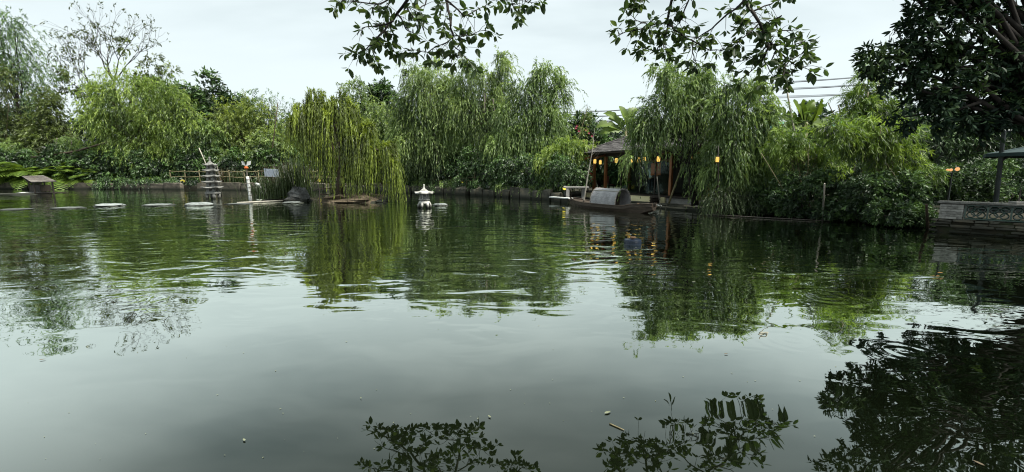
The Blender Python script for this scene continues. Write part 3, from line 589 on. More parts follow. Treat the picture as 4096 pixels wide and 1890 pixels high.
# dense wood behind everything
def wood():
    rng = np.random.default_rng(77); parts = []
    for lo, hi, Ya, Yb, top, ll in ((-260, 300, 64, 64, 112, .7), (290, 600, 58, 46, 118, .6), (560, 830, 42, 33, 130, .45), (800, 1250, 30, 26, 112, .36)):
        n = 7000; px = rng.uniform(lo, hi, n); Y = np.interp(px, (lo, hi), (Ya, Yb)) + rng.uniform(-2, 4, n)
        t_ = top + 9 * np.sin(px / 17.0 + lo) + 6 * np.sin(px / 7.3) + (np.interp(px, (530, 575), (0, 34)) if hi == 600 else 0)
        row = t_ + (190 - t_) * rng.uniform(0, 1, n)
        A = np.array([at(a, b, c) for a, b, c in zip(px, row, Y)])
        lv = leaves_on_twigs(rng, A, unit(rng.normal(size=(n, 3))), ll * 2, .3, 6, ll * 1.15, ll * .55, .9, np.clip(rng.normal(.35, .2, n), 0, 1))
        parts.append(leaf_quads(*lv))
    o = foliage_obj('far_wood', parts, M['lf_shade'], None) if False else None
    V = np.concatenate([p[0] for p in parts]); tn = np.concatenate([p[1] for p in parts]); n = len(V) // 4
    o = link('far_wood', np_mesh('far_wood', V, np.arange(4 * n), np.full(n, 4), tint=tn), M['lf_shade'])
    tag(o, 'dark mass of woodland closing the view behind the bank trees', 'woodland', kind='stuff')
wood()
# ---------------------------------------------------------------- stone edge of the pond
def path_points(pxrows, step, z=0.0, jit=.0, rng=None):
    P = [gp(a, b, 0) for a, b in pxrows]; out = []; carry = 0.0
    for a, b in zip(P[:-1], P[1:]):
        d = b - a; ln = np.linalg.norm(d); u = d / ln; s = carry
        while s < ln:
            out.append((a + u * s, u)); s += step * (1 + (rng.uniform(-jit, jit) if rng is not None else 0))
        carry = s - ln
    return out
def stone_wall(name, label, pxrows, step, h, mat, seed, jit=.2, hj=.2, depth=.35, gap=.13, bev=.06, rough_j=.07):
    rng = random.Random(seed); pts = path_points(pxrows, step, jit=jit, rng=rng)
    t = thing(name, label, 'wall', (*pts[0][0][:2], 0))
    for (p, u), (p2, _) in zip(pts[:-1], pts[1:]):
        L = np.linalg.norm(p2 - p) - gap; n = np.array([-u[1], u[0], 0]); hh = h * rng.uniform(1 - hj, 1 + hj)
        c = (p + p2) / 2 - n * (.06 + rng.uniform(-.04, .05)); c[2] = hh / 2 - .3
        mb = MB(); tl = rng.uniform(-.11, .11); ez = unit(np.array([u[0] * tl, u[1] * tl, 1.0]))
        mb.box(c, (L, depth, hh + .6), u, n, ez, bev=bev, jit=rough_j, rng=rng); mb.build('stone', mat, t)
    return t
stone_wall('pond_wall', 'weathered long stone blocks edging the pond below the ferns', ((-60, 189.4), (0, 189.2), (75, 189.2), (150, 189.5), (198, 189.9)), 2.3, .66, M['stone'], 1, hj=.2, jit=.35)
stone_wall('pond_wall', 'pale buff stone blocks edging the pond behind the pagoda', ((199, 190), (225, 190.2), (300, 191.2), (345, 191.8)), 2.1, .72, M['stone'], 2, hj=.12, jit=.3)
stone_wall('pond_wall', 'irregular brown boulders edging the pond behind the white lantern', ((346, 192), (400, 192.8), (450, 194.3), (470, 195.2)), 1.25, .6, M['slab'], 3, hj=.3, bev=.14, rough_j=.07)
stone_wall('pond_wall', 'upright mossy slabs edging the pond under the leaning willow', ((471, 195.4), (485, 196), (512, 197.7), (550, 200.2), (572, 201.6)), .92, .62, M['slab'], 4, hj=.25, jit=.35, gap=.12)

# ferns over the wall: each frond is a part
def fern(px, D, n, size, seed, label, group, z0=.7):
    rng = np.random.default_rng(seed); base = ground_pt(px, D, z0); t = thing('fern', label, 'fern', base, group)
    o0 = np.array(base)
    for k in range(n):
        a = rng.uniform(0, 2 * math.pi); ln = size * rng.uniform(.7, 1.15); el = rng.uniform(.6, 1.45)
        d = np.array([math.cos(a), math.sin(a) - .35, 0]); d = unit(d); V = []; m = 17; tn = []
        for i in range(m):
            s = (i + 1) / m; p = base + d * ln * s * math.cos(el * .6) + np.array([0, 0, ln * (el * s - .85 * s * s)])
            p2 = base + d * ln * (s + .02) * math.cos(el * .6) + np.array([0, 0, ln * (el * (s + .02) - .85 * (s + .02) ** 2)]); T = unit(p2 - p)
            S = np.cross(T, [0, 0, 1]); S = unit(S); w = ln * .24 * math.sin(math.pi * (0.12 + .86 * s)) ** .8 + .02
            for sg in (-1, 1):
                e = p + S * sg * w + T * w * .35 - np.array([0, 0, w * .25]); h = T * ln * .024
                V += [p - h, p + h, e + h * .3, e - h * .3]; tn += [float(np.clip(rng.normal(.6, .15), 0, 1))] * 4
        V = np.array(V) - o0; q = len(V) // 4
        link('frond', np_mesh('frond', V, np.arange(4 * q), np.full(q, 4), tint=tn), M['lf_fern'], t)
frng = random.Random(3)
for i, px in enumerate((-8, 2, 10, 17, 24, 31, 37, 44, 51, 58, 65, 72, 79, 86, 93)):
    fern(px, 48.7 + frng.uniform(-.5, .6), 17, 2.9 * (1.3 if i in (2, 5, 9) else 1), 300 + i, 'bright green arching fern spilling over the far stone edge', 'ferns on the far stone edge')
for i, px in enumerate((104, 118, 131, 145, 160)):
    fern(px, 48.6, 12, 1.9, 330 + i, 'small dark fern hanging over the long stone blocks beside the bright ferns', 'small ferns on the stone edge')

# thin canes, ropes and rails of the far bank
def pole(name, label, cat, a, b, r, mat, group=None, bend=.0, n=6, nodes=0):
    a, b = np.asarray(a, float), np.asarray(b, float); mid = (a + b) / 2 + np.array([bend, 0, -abs(bend) * .3])
    mb = MB(); pts = [a, (a + mid) / 2, mid, (mid + b) / 2, b]; mb.tube(pts, [r, r * .95, r * .9, r * .82, r * .7], n=n)
    for k in range(nodes):
        s = (k + .7) / nodes; p = a + (b - a) * s; d = unit(b - a); mb.tube([p - d * r * .5, p + d * r * .5], r * 1.15, n=n)
    o = mb.build(name, mat, loc=a, smooth=True); return tag(o, label, cat, group)
pole('bamboo_pole', 'long pale bamboo pole strung slantwise above the ferns', 'pole', at(10, 149.5, 50), at(95, 158, 48.8), .055, M['bamboo_cane'])
pole('bamboo_pole', 'thin pole continuing level through the dark shrubs', 'pole', at(95, 158.4, 48.8), at(158, 156, 48.6), .04, M['bamboo_cane'])
pole('bamboo_pole', 'pale slanting cane leaning behind the pagoda finial', 'pole', at(199, 148, 47), ground_pt(214, 46.6, .5), .05, M['pale_cane'])
pole('bamboo_pole', 'tall bare bamboo cane rising beside the feathery forked tree', 'pole', ground_pt(267, 48, .5), at(278, 102, 48), .06, M['bark'])
pole('bamboo_pole', 'pale prop cane leaning on the right side of the pagoda', 'pole', gp(222, 197.5, -.1), at(217, 166, 31), .04, M['pale_cane'])
for a, b, lab in (((88, 172, 49), (94, 150, 49.4), 'pale upright cane in the ferns'), ((52, 176, 48.8), (57, 138, 49.4), 'dark slim trunk leaning right behind the ferns'), ((68, 178, 49), (72, 140, 49.6), 'grey trunk standing behind the ferns'), ((30, 168, 49), (55, 148, 49.5), 'leaning dead branch crossing behind the ferns'), ((72, 150, 49), (66, 175, 48.9), 'forked prop trunk behind the ferns')):
    pole('prop_pole', lab, 'pole', at(*a), at(*b), .09, M['bark_grey'])
pole('leaning_trunk', 'long dead branch slanting up across the light green willow', 'branch', at(30, 158, 48.4), at(108, 142, 47.6), .12, M['bark'], bend=.6)
def rail_fence(label, pts, zs, seed, mat='bamboo_cane', r=.045, post_h=1.35):
    t = thing('bamboo_fence', label, 'fence', (pts[0][0], pts[0][1], .45)); rng = random.Random(seed)
    for a, b in zip(pts[:-1], pts[1:]):
        for z in zs:
            mb = MB(); mb.tube([(a[0], a[1], z + rng.uniform(-.05, .05)), ((a[0] + b[0]) / 2, (a[1] + b[1]) / 2, z + rng.uniform(-.07, .03)), (b[0], b[1], z + rng.uniform(-.05, .05))], [r, r * .95, r * .85], n=5); mb.build('rail', M[mat], t, smooth=True)
    for p in pts:
        mb = MB(); mb.tube([(p[0], p[1], .3), (p[0] + rng.uniform(-.05, .05), p[1], .45 + post_h)], [r * 1.2, r], n=5); mb.build('post', M[mat], t, smooth=True)
    return t
def along(pxs, rows, back, n):
    return [tuple((gp(px, r) + np.array([0, back, 0]))[:2]) for px, r in zip(np.linspace(*pxs, n), np.linspace(*rows, n))]
rail_fence('low bamboo rail fence behind the pagoda and reeds', along((165, 345), (189.6, 191.7), .9, 13), (1.35, 1.9), 5, r=.05, post_h=1.6)
rail_fence('low bamboo rail fence behind the white lantern', along((395, 445), (192.7, 194), .7, 7), (1.2, 1.7), 6)
rail_fence('low bamboo rail fence right of the tall willow trunks', along((450, 482), (194.2, 195.8), .6, 5), (1.15, 1.38), 7, r=.035)

# ---------------------------------------------------------------- stepping stones, rocks, islets
def blob_rock(name, label, cat, c, size, mat, seed, group=None, n=14, rings=6, flat=1.0, rough=.16):
    rng = np.random.default_rng(seed); V = []; Fc = []
    ph = rng.uniform(0, 6.28, 6); am = rng.uniform(.3, 1, 6)
    for i in range(rings + 1):
        th = (i / rings) * math.pi * .56
        for k in range(n):
            a = 2 * math.pi * k / n
            r = 1 + rough * sum(am[q] * math.sin((q + 1) * a + ph[q] + 1.3 * i * (q % 3)) for q in range(5)) / 2 + rng.normal(0, rough * .25)
            z = math.cos(th); rr = math.sin(th) ** flat
            V.append((c[0] + size[0] * rr * r * math.cos(a), c[1] + size[1] * rr * r * math.sin(a), c[2] + size[2] * z * (1 + rng.normal(0, rough * .35))))
    for i in range(rings):
        for k in range(n):
            j = (k + 1) % n; Fc.append((i * n + k, i * n + n + k, i * n + n + j, i * n + j))
    mb = MB(); mb.add(V, Fc); o = mb.build(name, mat, loc=c); return tag(o, label, cat, group)
steps = [(16, 209.4, 14.5, .05, 'flat pale stepping stone barely above water, farthest along the row from the pagoda'), (68.5, 208.2, 14, .07, 'thin flat stepping stone with dark notch below'), (109.7, 206.0, 13.5, .16, 'thick grey stepping stone with tilted top'), (158, 205.3, 14, .10, 'flat dark rimmed stepping stone between two thicker ones'),
         (199.5, 205.3, 13, .20, 'humped pale stepping stone in front of the pagoda'), (239, 204.0, 13, .06, 'low rippled stepping stone beside the floating log'), (292, 203.0, 10, .10, 'grey stepping stone below the big rock'), (440, 205.6, 7.5, .16, 'round grey stepping stone beside the white lantern')]
for i, (px, row, hw, hgt, lab) in enumerate(steps):
    c = gp(px, row, 0); k = mpp(c[1]); blob_rock('stepping_stone', lab, 'stone', c, (hw * k, hw * k * .8, hgt * .8), M['step'], 400 + i, 'stepping stones across the pond', flat=.45, n=20, rough=.12)
# islets
def mound(name, label, px, row, hw, depth, h, mat, seed):
    c = gp(px, row); k = mpp(c[1]); o = blob_rock(name, label, 'islet', c + np.array([0, depth * .9, -.05]), (hw * k, depth, h), mat, seed, n=26, rings=9, flat=.75, rough=.15); return o
mound('mud_islet', 'bare brown mud islet under the weeping willow', 345, 203.0, 33, 1.4, .62, M['mud'], 421)
mound('reed_islet', 'dark low islet overgrown with reeds', 282, 201.0, 26, 1.2, .22, M['earth'], 422)
blob_rock('rock', 'big rough grey rock between the reeds and the weeping willow', 'rock', gp(299, 202.2, -.05) + np.array([0, .1, 0]), (.80, .6, .85), M['rock'], 423, n=18, rings=8, rough=.28)
blob_rock('rock', 'small grey rock at the end of the mud islet', 'rock', gp(382, 203, -.05), (.55, .4, .2), M['rock'], 424, n=14, rough=.25)
blob_rock('rock', 'small dark rock at the foot of the mud islet', 'rock', gp(371, 203.3, -.05), (.4, .35, .15), M['rock'], 425, n=14, rough=.25)
def blades(name, label, cat, px, D, hw, n, h, mat, seed, z0=.15, arch=.35, w=.03, depth=1.0):
    rng = np.random.default_rng(seed); base = ground_pt(px, D, z0); t = thing(name, label, cat, base); o0 = np.array(base)
    b = base + np.stack([rng.normal(0, hw * .45, n), rng.normal(0, depth * .45, n), np.zeros(n)], 1)
    d = unit(np.stack([rng.normal(0, 1, n), rng.normal(0, .8, n), np.zeros(n)], 1)) * arch * rng.uniform(.1, 1.2, (n, 1)); hh = h * rng.uniform(.45, 1.1, (n, 1)); S = unit(np.cross(d, [0, 0, 1.0])) * w
    V = []; tn = rng.uniform(0, 1, n)
    P = [b + d * hh * s * s + np.array([0, 0, 1.0]) * hh * (s - .25 * s * s * np.linalg.norm(d, axis=1, keepdims=True)) for s in (0, .4, .75, 1.0)]
    W = (1.0, .85, .5, .08)
    quads = [np.stack([P[i] - S * W[i], P[i] + S * W[i], P[i + 1] + S * W[i + 1], P[i + 1] - S * W[i + 1]], 1) for i in range(3)]
    V = np.concatenate(quads, 0).reshape(-1, 3) - o0; q = len(V) // 4
    o = link('blades', np_mesh('blades', V, np.arange(4 * q), np.full(q, 4), tint=np.repeat(np.tile(tn, 3), 4)), M[mat], t); o['kind'] = 'stuff'; return t
blades('reed_clump', 'dense clump of thin dark reeds on the low islet left of the rock', 'reeds', 268, 27.4, 1.0, 800, 1.45, 'lf_reed', 431, w=.014, arch=.55)
blades('reed_clump', 'tall brown reeds behind the big grey rock', 'reeds', 294, 28.4, 1.1, 1000, 2.7, 'lf_reed', 432, w=.014, arch=.45)
blades('reed_clump', 'pale grassy tuft on the far bank behind the signboard', 'reeds', 292, 45, 3.2, 700, 2.6, 'lf_dry', 433, z0=.4, w=.025, arch=.6)
blades('grass_tuft', 'tuft of tall grass right of the pagoda on the far bank', 'grass', 235, 46, 1.6, 300, 1.9, 'lf_reed', 434, z0=.4, w=.025, arch=.5)
blades('grass_tuft', 'yellowed grass tuft hanging over the far stone blocks', 'grass', 224, 46, .9, 240, 2.0, 'lf_dry', 435, z0=.4, w=.025, arch=.5)
def lily(label, px, row, n, size, seed, mat='lf_fern'):
    rng = np.random.default_rng(seed); b = gp(px, row, 0.0); t = thing('water_plant', label, 'plant', b)
    for k in range(n):
        a = rng.uniform(0, 6.28); h = rng.uniform(.1, .45) * size * 2; p = b + np.array([math.cos(a) * size * rng.uniform(.2, 1), math.sin(a) * size * .6, h])
        mb = MB(); mb.tube([b + (p - b) * np.array([.3, .3, 0]), p], .008, n=4); mb.build('stalk', M['lf_fern'], t)
        R = size * rng.uniform(.45, .8); tl = rng.normal(0, .3, 2)
        V = [p] + [p + np.array([R * math.cos(q) * (1 + .1 * math.sin(3 * q)), R * math.sin(q) * .8, R * (tl[0] * math.cos(q) + tl[1] * math.sin(q)) + .08 * R * math.cos(2 * q)]) for q in np.linspace(.2, 6.1, 12)]
        Fc = [(0, i, i + 1) for i in range(1, 12)]; V = np.array(V) - np.array(b)
        link('leaf', np_mesh('leaf', V, [i for f in Fc for i in f], [3] * 11, tint=[rng.uniform(.6, 1)] * 13), M[mat], t)
lily('bright yellow green broad leaved plant in front of the reeds', 281, 200.6, 8, .28, 441)
lily('pale round leaved plant low among the reeds', 274, 199.4, 5, .3, 442, 'lf_willow_deep')
lily('small bright green seedling on the mud islet', 351, 202.8, 6, .22, 443)
pole('floating_log', 'pale thin log floating before the reeds', 'log', gp(237, 202.9, .02), gp(283, 200.6, .05), .055, M['pale_cane'])
pole('bare_twig', 'bare twig standing in front of the reed clump', 'twig', gp(262, 201, 0), at(266, 190, 26.5), .02, M['pale_cane'])
# little landing frame beside the mud islet
t = thing('landing_frame', 'low dark wooden rail frame standing in the water by the mud islet', 'frame', gp(320, 203.5, 0))
for a, b in (((319.5, 205, 25.2), (319.5, 189, 25.2)), ((334, 200, 27), (334, 187, 27)), ((331, 200, 27), (331, 184, 27))):
    mb = MB(); p = at(*a); p[2] = -.1; mb.tube([p, at(*b)], .035, n=5); mb.build('post', M['dark_wood'], t)
for a, b in (((313, 191, 25.6), (319.5, 188.5, 25.2)), ((319.5, 188.6, 25.2), (337, 188.9, 27)), ((320, 194, 25.2), (334, 195.3, 27))):
    mb = MB(); mb.tube([at(*a), at(*b)], .035, n=5); mb.build('rail', M['dark_wood'], t)

# ---------------------------------------------------------------- five tier stone pagoda
def pagoda():
    b = gp(213.5, 198.6, 0); k = mpp(b[1]); t = thing('stone_pagoda', 'small grey five tiered stone pagoda standing in the water', 'pagoda', b)
    H = 36.5 * k; q = math.pi / 4
    def sq(name, prof, mat='carved'):
        mb = MB(); mb.lathe(b, [(r * .76 * math.sqrt(2), z) for r, z in prof], n=4, rot=q + .12); return mb.build(name, M[mat], t)
    def eave(z, r):                                    # roof slab with swept corners
        mb = MB(); V = []; n = 16
        for zz, rr, up in ((0, r * .78, 0), (.015, r, .07), (.055, r * 1.02, .09), (.11, r * .7, .0), (.19, r * .42, 0)):
            for i in range(n):
                a = 2 * math.pi * i / n + .12; c_, s_ = math.cos(a), math.sin(a); e = max(abs(math.cos(a - .12)), abs(math.sin(a - .12))); f = 1 / e
                cor = (abs(math.sin(2 * (a - .12)))) ** 4
                V.append((b[0] + .8 * rr * f * c_, b[1] + .8 * rr * f * s_, b[2] + z + zz + up * cor))
        Fc = [(i * n + j, i * n + (j + 1) % n, i * n + n + (j + 1) % n, i * n + n + j) for i in range(4) for j in range(n)] + [tuple(range(n - 1, -1, -1)), tuple(range(4 * n, 5 * n))]
        mb.add(V, Fc); return mb.build('roof', M['carved'], t)
    for dx in (-1, 1):
        for dy in (-1, 1):
            mb = MB(); mb.box(b + np.array([dx * .24, dy * .24, .12]), (.14, .14, .44), bev=.015); mb.build('leg', M['carved'], t)
    sq('plinth', [(.44, .33), (.46, .36), (.46, .42), (.40, .46)])
    z = .46; w = .36; W_ = .76
    for i in range(5):
        bd = sq('storey', [(w, z), (w * .96, z + .25)])
        for a in (0, 1, 2, 3):                          # dark niches in each face
            an = a * math.pi / 2 + .12; d = np.array([math.cos(an), math.sin(an), 0]); e = np.array([-d[1], d[0], 0])
            mb = MB(); mb.box(b + d * (w * .745) + np.array([0, 0, z + .13]), (.02, w * .42, .15), d, e); mb.build('niche', M['dark_wood'], bd)
            mb = MB(); mb.box(b + d * (w * .82) + np.array([0, 0, z + .03]), (.03, w * 1.6, .05), d, e, bev=.008); mb.build('ledge', M['carved'], bd)
        eave(z + .235, .60 - .05 * i); z += .385; w -= .03
    mb = MB(); mb.lathe(b + np.array([0, 0, z - .04]), [(.1, 0), (.15, .04), (.16, .1), (.11, .15), (.06, .18), (.045, .28), (.06, .32), (.04, .35), (.04, .42), (.065, .46), (.05, .49), (.01, .5)], n=12); mb.build('finial', M['carved'], t, smooth=True)
pagoda()
# ---------------------------------------------------------------- white snow-viewing lantern
def lantern():
    b = gp(424.5, 208.0, 0); k = mpp(b[1]); t = thing('stone_lantern', 'white stone garden lantern with flared cap standing in the water', 'lantern', b)
    H = 23.5 * k; R = 8.9 * k
    for i in range(6):
        a = i * math.pi / 3 + .3; d = np.array([math.cos(a), math.sin(a), 0])
        mb = MB(); mb.tube([b + d * R * .62 + np.array([0, 0, -.1]), b + d * R * .66 + np.array([0, 0, H * .12]), b + d * R * .42 + np.array([0, 0, H * .26])], [R * .13, R * .15, R * .2], n=7); mb.build('leg', M['white_stone'], t, smooth=True)
    mb = MB(); mb.lathe(b, [(R * .50, H * .17), (R * .66, H * .19), (R * .62, H * .26), (R * .45, H * .31), (R * .3, H * .325)], n=18); mb.build('base', M['white_stone'], t, smooth=True)
    mb = MB(); mb.lathe(b, [(R * .4, H * .325), (R * .6, H * .34), (R * .62, H * .38), (R * .56, H * .385), (R * .5, H * .40)], n=6, rot=.3); mb.build('tray', M['white_stone'], t)
    for i in range(18):
        a = i * math.pi / 9; d = np.array([math.cos(a), math.sin(a), 0]); mb = MB(); mb.box(b + d * R * .55 + np.array([0, 0, H * .43]), (.022, .022, H * .09)); mb.build('baluster', M['white_stone'], t)
    mb = MB(); mb.lathe(b + np.array([0, 0, H * .465]), [(R * .56, 0), (R * .59, .012), (R * .56, .024), (R * .52, .012)], n=18); mb.build('railing', M['white_stone'], t)
    fb = MB(); fb.lathe(b, [(R * .34, H * .38), (R * .36, H * .61)], n=6, rot=.3); fb.build('fire_box', M['carved'], t)
    for i in range(6):
        a = i * math.pi / 3 + .3; d = np.array([math.cos(a), math.sin(a), 0]); mb = MB(); mb.tube([b + d * R * .42 + np.array([0, 0, H * .385]), b + d * R * .42 + np.array([0, 0, H * .61])], .028, n=6); mb.build('post', M['white_stone'], t)
    V = []; n = 36
    for zz, rr, up in ((.60, .35, 0), (.605, .9, .0), (.615, 1.0, .035), (.655, 1.0, .05), (.685, .78, .015), (.715, .5, 0), (.75, .34, 0)):
        for i in range(n):
            a = 2 * math.pi * i / n; cor = abs(math.cos(3 * (a - .3))) ** 6
            V.append((b[0] + R * rr * (1 + .05 * cor) * math.cos(a), b[1] + R * rr * (1 + .05 * cor) * math.sin(a), b[2] + H * (zz + up * cor)))
    mb = MB(); mb.add(V, [(i * n + j, i * n + (j + 1) % n, i * n + n + (j + 1) % n, i * n + n + j) for i in range(6) for j in range(n)] + [tuple(range(n - 1, -1, -1)), tuple(range(6 * n, 7 * n))])
    mb.build('cap', M['white_stone'], t, smooth=False)
    mb = MB(); mb.lathe(b, [(R * .36, H * .735), (R * .37, H * .76), (R * .3, H * .78), (R * .2, H * .80), (R * .12, H * .84), (R * .085, H * .90), (R * .09, H * .97), (R * .09, H * 1.0), (R * .01, H * 1.005)], n=14); mb.build('finial', M['white_stone'], t, smooth=True)
lantern()
# ---------------------------------------------------------------- duck house at the left
def duck_house():
    D = 38.0; b = gp(40, 193.6, 0); D = b[1]; t = thing('duck_house', 'small plank roofed shelter on posts standing in the water by the ferns', 'shelter', b)
    R1, R2, E2, E1 = at(22, 176.4, D + 1.3), at(43.5, 175.8, D + .6), at(57, 182.0, D - .7), at(31.7, 182.6, D - .2)
    nrm = unit(np.cross(E2 - E1, R1 - E1)); n = 6
    for i in range(n):
        s0, s1 = i / n, (i + 1.12) / n
        a0, b0 = R1 + (E1 - R1) * s0, R2 + (E2 - R2) * s0; a1, b1 = R1 + (E1 - R1) * s1, R2 + (E2 - R2) * s1
        l0, l1 = nrm * (.0 + .0), nrm * .07
        mb = MB(); th = nrm * .035
        mb.add([a0 - th, b0 - th, b1 - th + l1, a1 - th + l1, a0 + th, b0 + th, b1 + th + l1, a1 + th + l1], [(3, 2, 1, 0), (4, 5, 6, 7), (0, 1, 5, 4), (1, 2, 6, 5), (2, 3, 7, 6), (3, 0, 4, 7)]); mb.build('roof_plank', M['plank'], t)
    B1, B2 = R1 + (R1 - E1) * np.array([1, -1, -1]) * .0 + np.array([-.9, 1.2, -.55]), R2 + np.array([-.9, 1.2, -.55])
    mb = MB(); th = np.array([0, 0, .05]); mb.add([R1 - th, R2 - th, B2 - th, B1 - th, R1 + th * .5, R2 + th * .5, B2 + th * .5, B1 + th * .5], [(0, 1, 2, 3), (7, 6, 5, 4), (0, 4, 5, 1), (1, 5, 6, 2), (2, 6, 7, 3), (3, 7, 4, 0)]); mb.build('back_roof', M['dark_wood'], t)
    for p in (E1 + (E2 - E1) * .1 + (R1 - E1) * .08, E2 + (E1 - E2) * .16 + (R1 - E1) * .08, B1 + np.array([.3, -.2, 0]), B2 + np.array([-.2, -.2, 0])):
        mb = MB(); mb.tube([(p[0], p[1], -.2), (p[0], p[1], p[2] - .02)], .06, n=6); mb.build('post', M['dark_wood'], t)
    c = (R1 + R2) / 2 + np.array([.4, .3, 0]); mb = MB(); mb.box((c[0] - .2, c[1], .42), (.9, .9, .55)); mb.build('nest_box', M['dark_wood'], t)
    mb = MB(); mb.box((b[0], b[1] + .5, .06), (2.4, 1.5, .06)); mb.build('deck', M['dark_wood'], t)
duck_house()
o = blob_rock('floating_platform', 'small white floating slab under the plank roofed shelter', 'platform', gp(32, 193.2, 0), (1.15, .5, .1), M['white_paint'], 451, flat=.4)
blob_rock('sand_spit', 'low pale stone spit beside the plank roofed shelter', 'stone', gp(10, 194.6, 0), (2.0, .8, .12), M['slab'], 452, flat=.6)
# ---------------------------------------------------------------- white post with butterfly, pipe, signs, garden lamps
t = thing('white_post', 'white leaning birch-like post in the water with butterfly ornament on top', 'post', gp(253, 201.5, 0))
Dp = gp(253, 201.5)[1]; rows = np.linspace(200.5, 176.5, 6)
mb = MB(); mb.tube([at(np.interp(r, (176.5, 200.5), (247.5, 250.6)), r, Dp) - (np.array([0, 0, .3]) if i == 0 else 0) for i, r in enumerate(rows)], [.095, .095, .09, .09, .085, .085], n=9); mb.build('shaft', M['white_paint'], t, smooth=True)
for r in (180, 184, 188, 192, 196):
    p = at(np.interp(r, (176.5, 200.5), (247.5, 250.6)), r, Dp); mb = MB(); mb.tube([p, p + np.array([0, 0, .05])], .098, n=9); mb.build('band', M['concrete'], t)
tp = at(247.3, 176.4, Dp); mb = MB(); mb.tube([tp, tp + np.array([-.02, 0, .55])], .035, n=6); mb.build('stem', M['bark_grey'], t)
for sx in (-1, 1):
    c = tp + np.array([-.02, 0, .62]); mb = MB(); mb.add([c, c + np.array([sx * .1, .0, .28]), c + np.array([sx * .3, .04, .32]), c + np.array([sx * .26, .04, .1]), c + np.array([sx * .03, .02, -.0]), c + np.array([sx * .12, .02, .16])], [(0, 5, 1), (1, 5, 2), (2, 5, 3), (3, 5, 0)]); mb.build('wing', M['white_paint'], t)
mb = MB(); mb.lathe(tp + np.array([-.02, 0, .42]), [(.02, 0), (.1, .04), (.13, .12), (.06, .19), (.02, .2)], n=10); mb.build('flower', M['orange_cloth'], t, smooth=True)
pp = gp(258, 191.5, 0)
mb = MB(); mb.tube([pp + np.array([.25, 0, -.1]), pp + np.array([.25, 0, .45]), pp + np.array([.1, 0, .65]), pp + np.array([-.15, .0, .72])], .14, n=9); tag(mb.build('drain_pipe', M['white_paint'], loc=pp, smooth=True), 'short white bent drain pipe at the buff stone edge', 'pipe')
def sign(label, px, row, w, h, D, face, tilt, mat):
    c = at(px, row, D); t = thing('signboard', label, 'sign', (c[0], c[1], .45))
    ex = np.array([math.cos(tilt), .1, math.sin(tilt)]); ex = unit(ex); ey = unit(np.array([0, 1, .25])); ez = unit(np.cross(ex, ey))
    mb = MB(); mb.box(c, (w, .03, h), ex, ey, ez); pn = mb.build('panel', mat, t)
    mb = MB(); mb.box(c - ez * (h / 2) + ey * .0 + np.array([0, -.03, 0]), (w * 1.1, .05, .04), ex, ey, ez); mb.build('ledge', M['carved'], t)
    mb = MB(); mb.box((c[0], c[1] + .08, (c[2] + .3) / 2), (.06, .06, max(.2, c[2] - .3))); mb.build('stake', M['bark_grey'], t)
    return t, c, ex, ey, ez
M['sign_blue'] = surf('sign_blue', (.62, .68, .78), (.45, .5, .6), rough=.25, scale=3, bump=0, spec=.5)
M['sign_green'] = surf('sign_green', (.55, .62, .56), (.4, .48, .42), rough=.4, scale=3, bump=0)
M['print_green'] = surf('print_green', (.06, .22, .10), (.05, .18, .08), rough=.5, bump=0)
sign('white blue notice board behind the reeds on the far bank', 271.5, 173, 1.35, .8, 43.5, None, -.06, M['sign_blue'])
ts, c, ex, ey, ez = sign('small white board with a green plant print by the slab edge', 485.6, 185.2, .5, .5, 34.2, None, .08, M['sign_green'])
for (u, v, w_, h_) in ((0, .02, .24, .04), (0, -.1, .03, .24), (.07, .07, .1, .05), (-.07, .06, .1, .05)):
    mb = MB(); mb.box(c - ey * .02 + ex * u + ez * v, (w_, .006, h_), ex, ey, ez); mb.build('print', M['print_green'], ts)
def spot(label, px, row, D, r=.11):
    c = at(px, row, D); t = thing('garden_lamp', label, 'lamp', (c[0], c[1], .4))
    mb = MB(); mb.tube([(c[0], c[1], .35), (c[0], c[1], c[2])], .02, n=5); mb.build('stake', M['metal_dark'], t)
    mb = MB(); mb.lathe(c, [(r * .3, -r), (r * .9, -r * .7), (r, 0), (r * .6, r * .6), (r * .1, r * .8)], n=10); mb.build('bulb', M['spot_glow'], t, smooth=True)
    mb = MB(); mb.lathe(c + np.array([0, 0, r * .75]), [(r * 1.0, 0), (r * .9, r * .15), (r * .2, r * .4)], n=10); mb.build('hood', M['metal_dark'], t)
for a in (('yellow lit garden lamp on the far stone edge beside the pagoda', 182.5, 181, 47.3, .2), ('small lit lamp on the far bank beside the weeping willow', 318.8, 180, 44.5, .16), ('small yellow lit lamp at the slab edge by the green print board', 496.3, 186.2, 33.4, .11),
          ('small lit lamp by the tall willow trunks', 462.3, 181.3, 37.5, .11), ('bright yellow lit lamp in leaves beside the stone bench', 564.8, 187.8, 27, .13), ('tiny lit lamp in the black shade under the bright bamboo', 890, 207, 14.6, .045)): spot(*a)

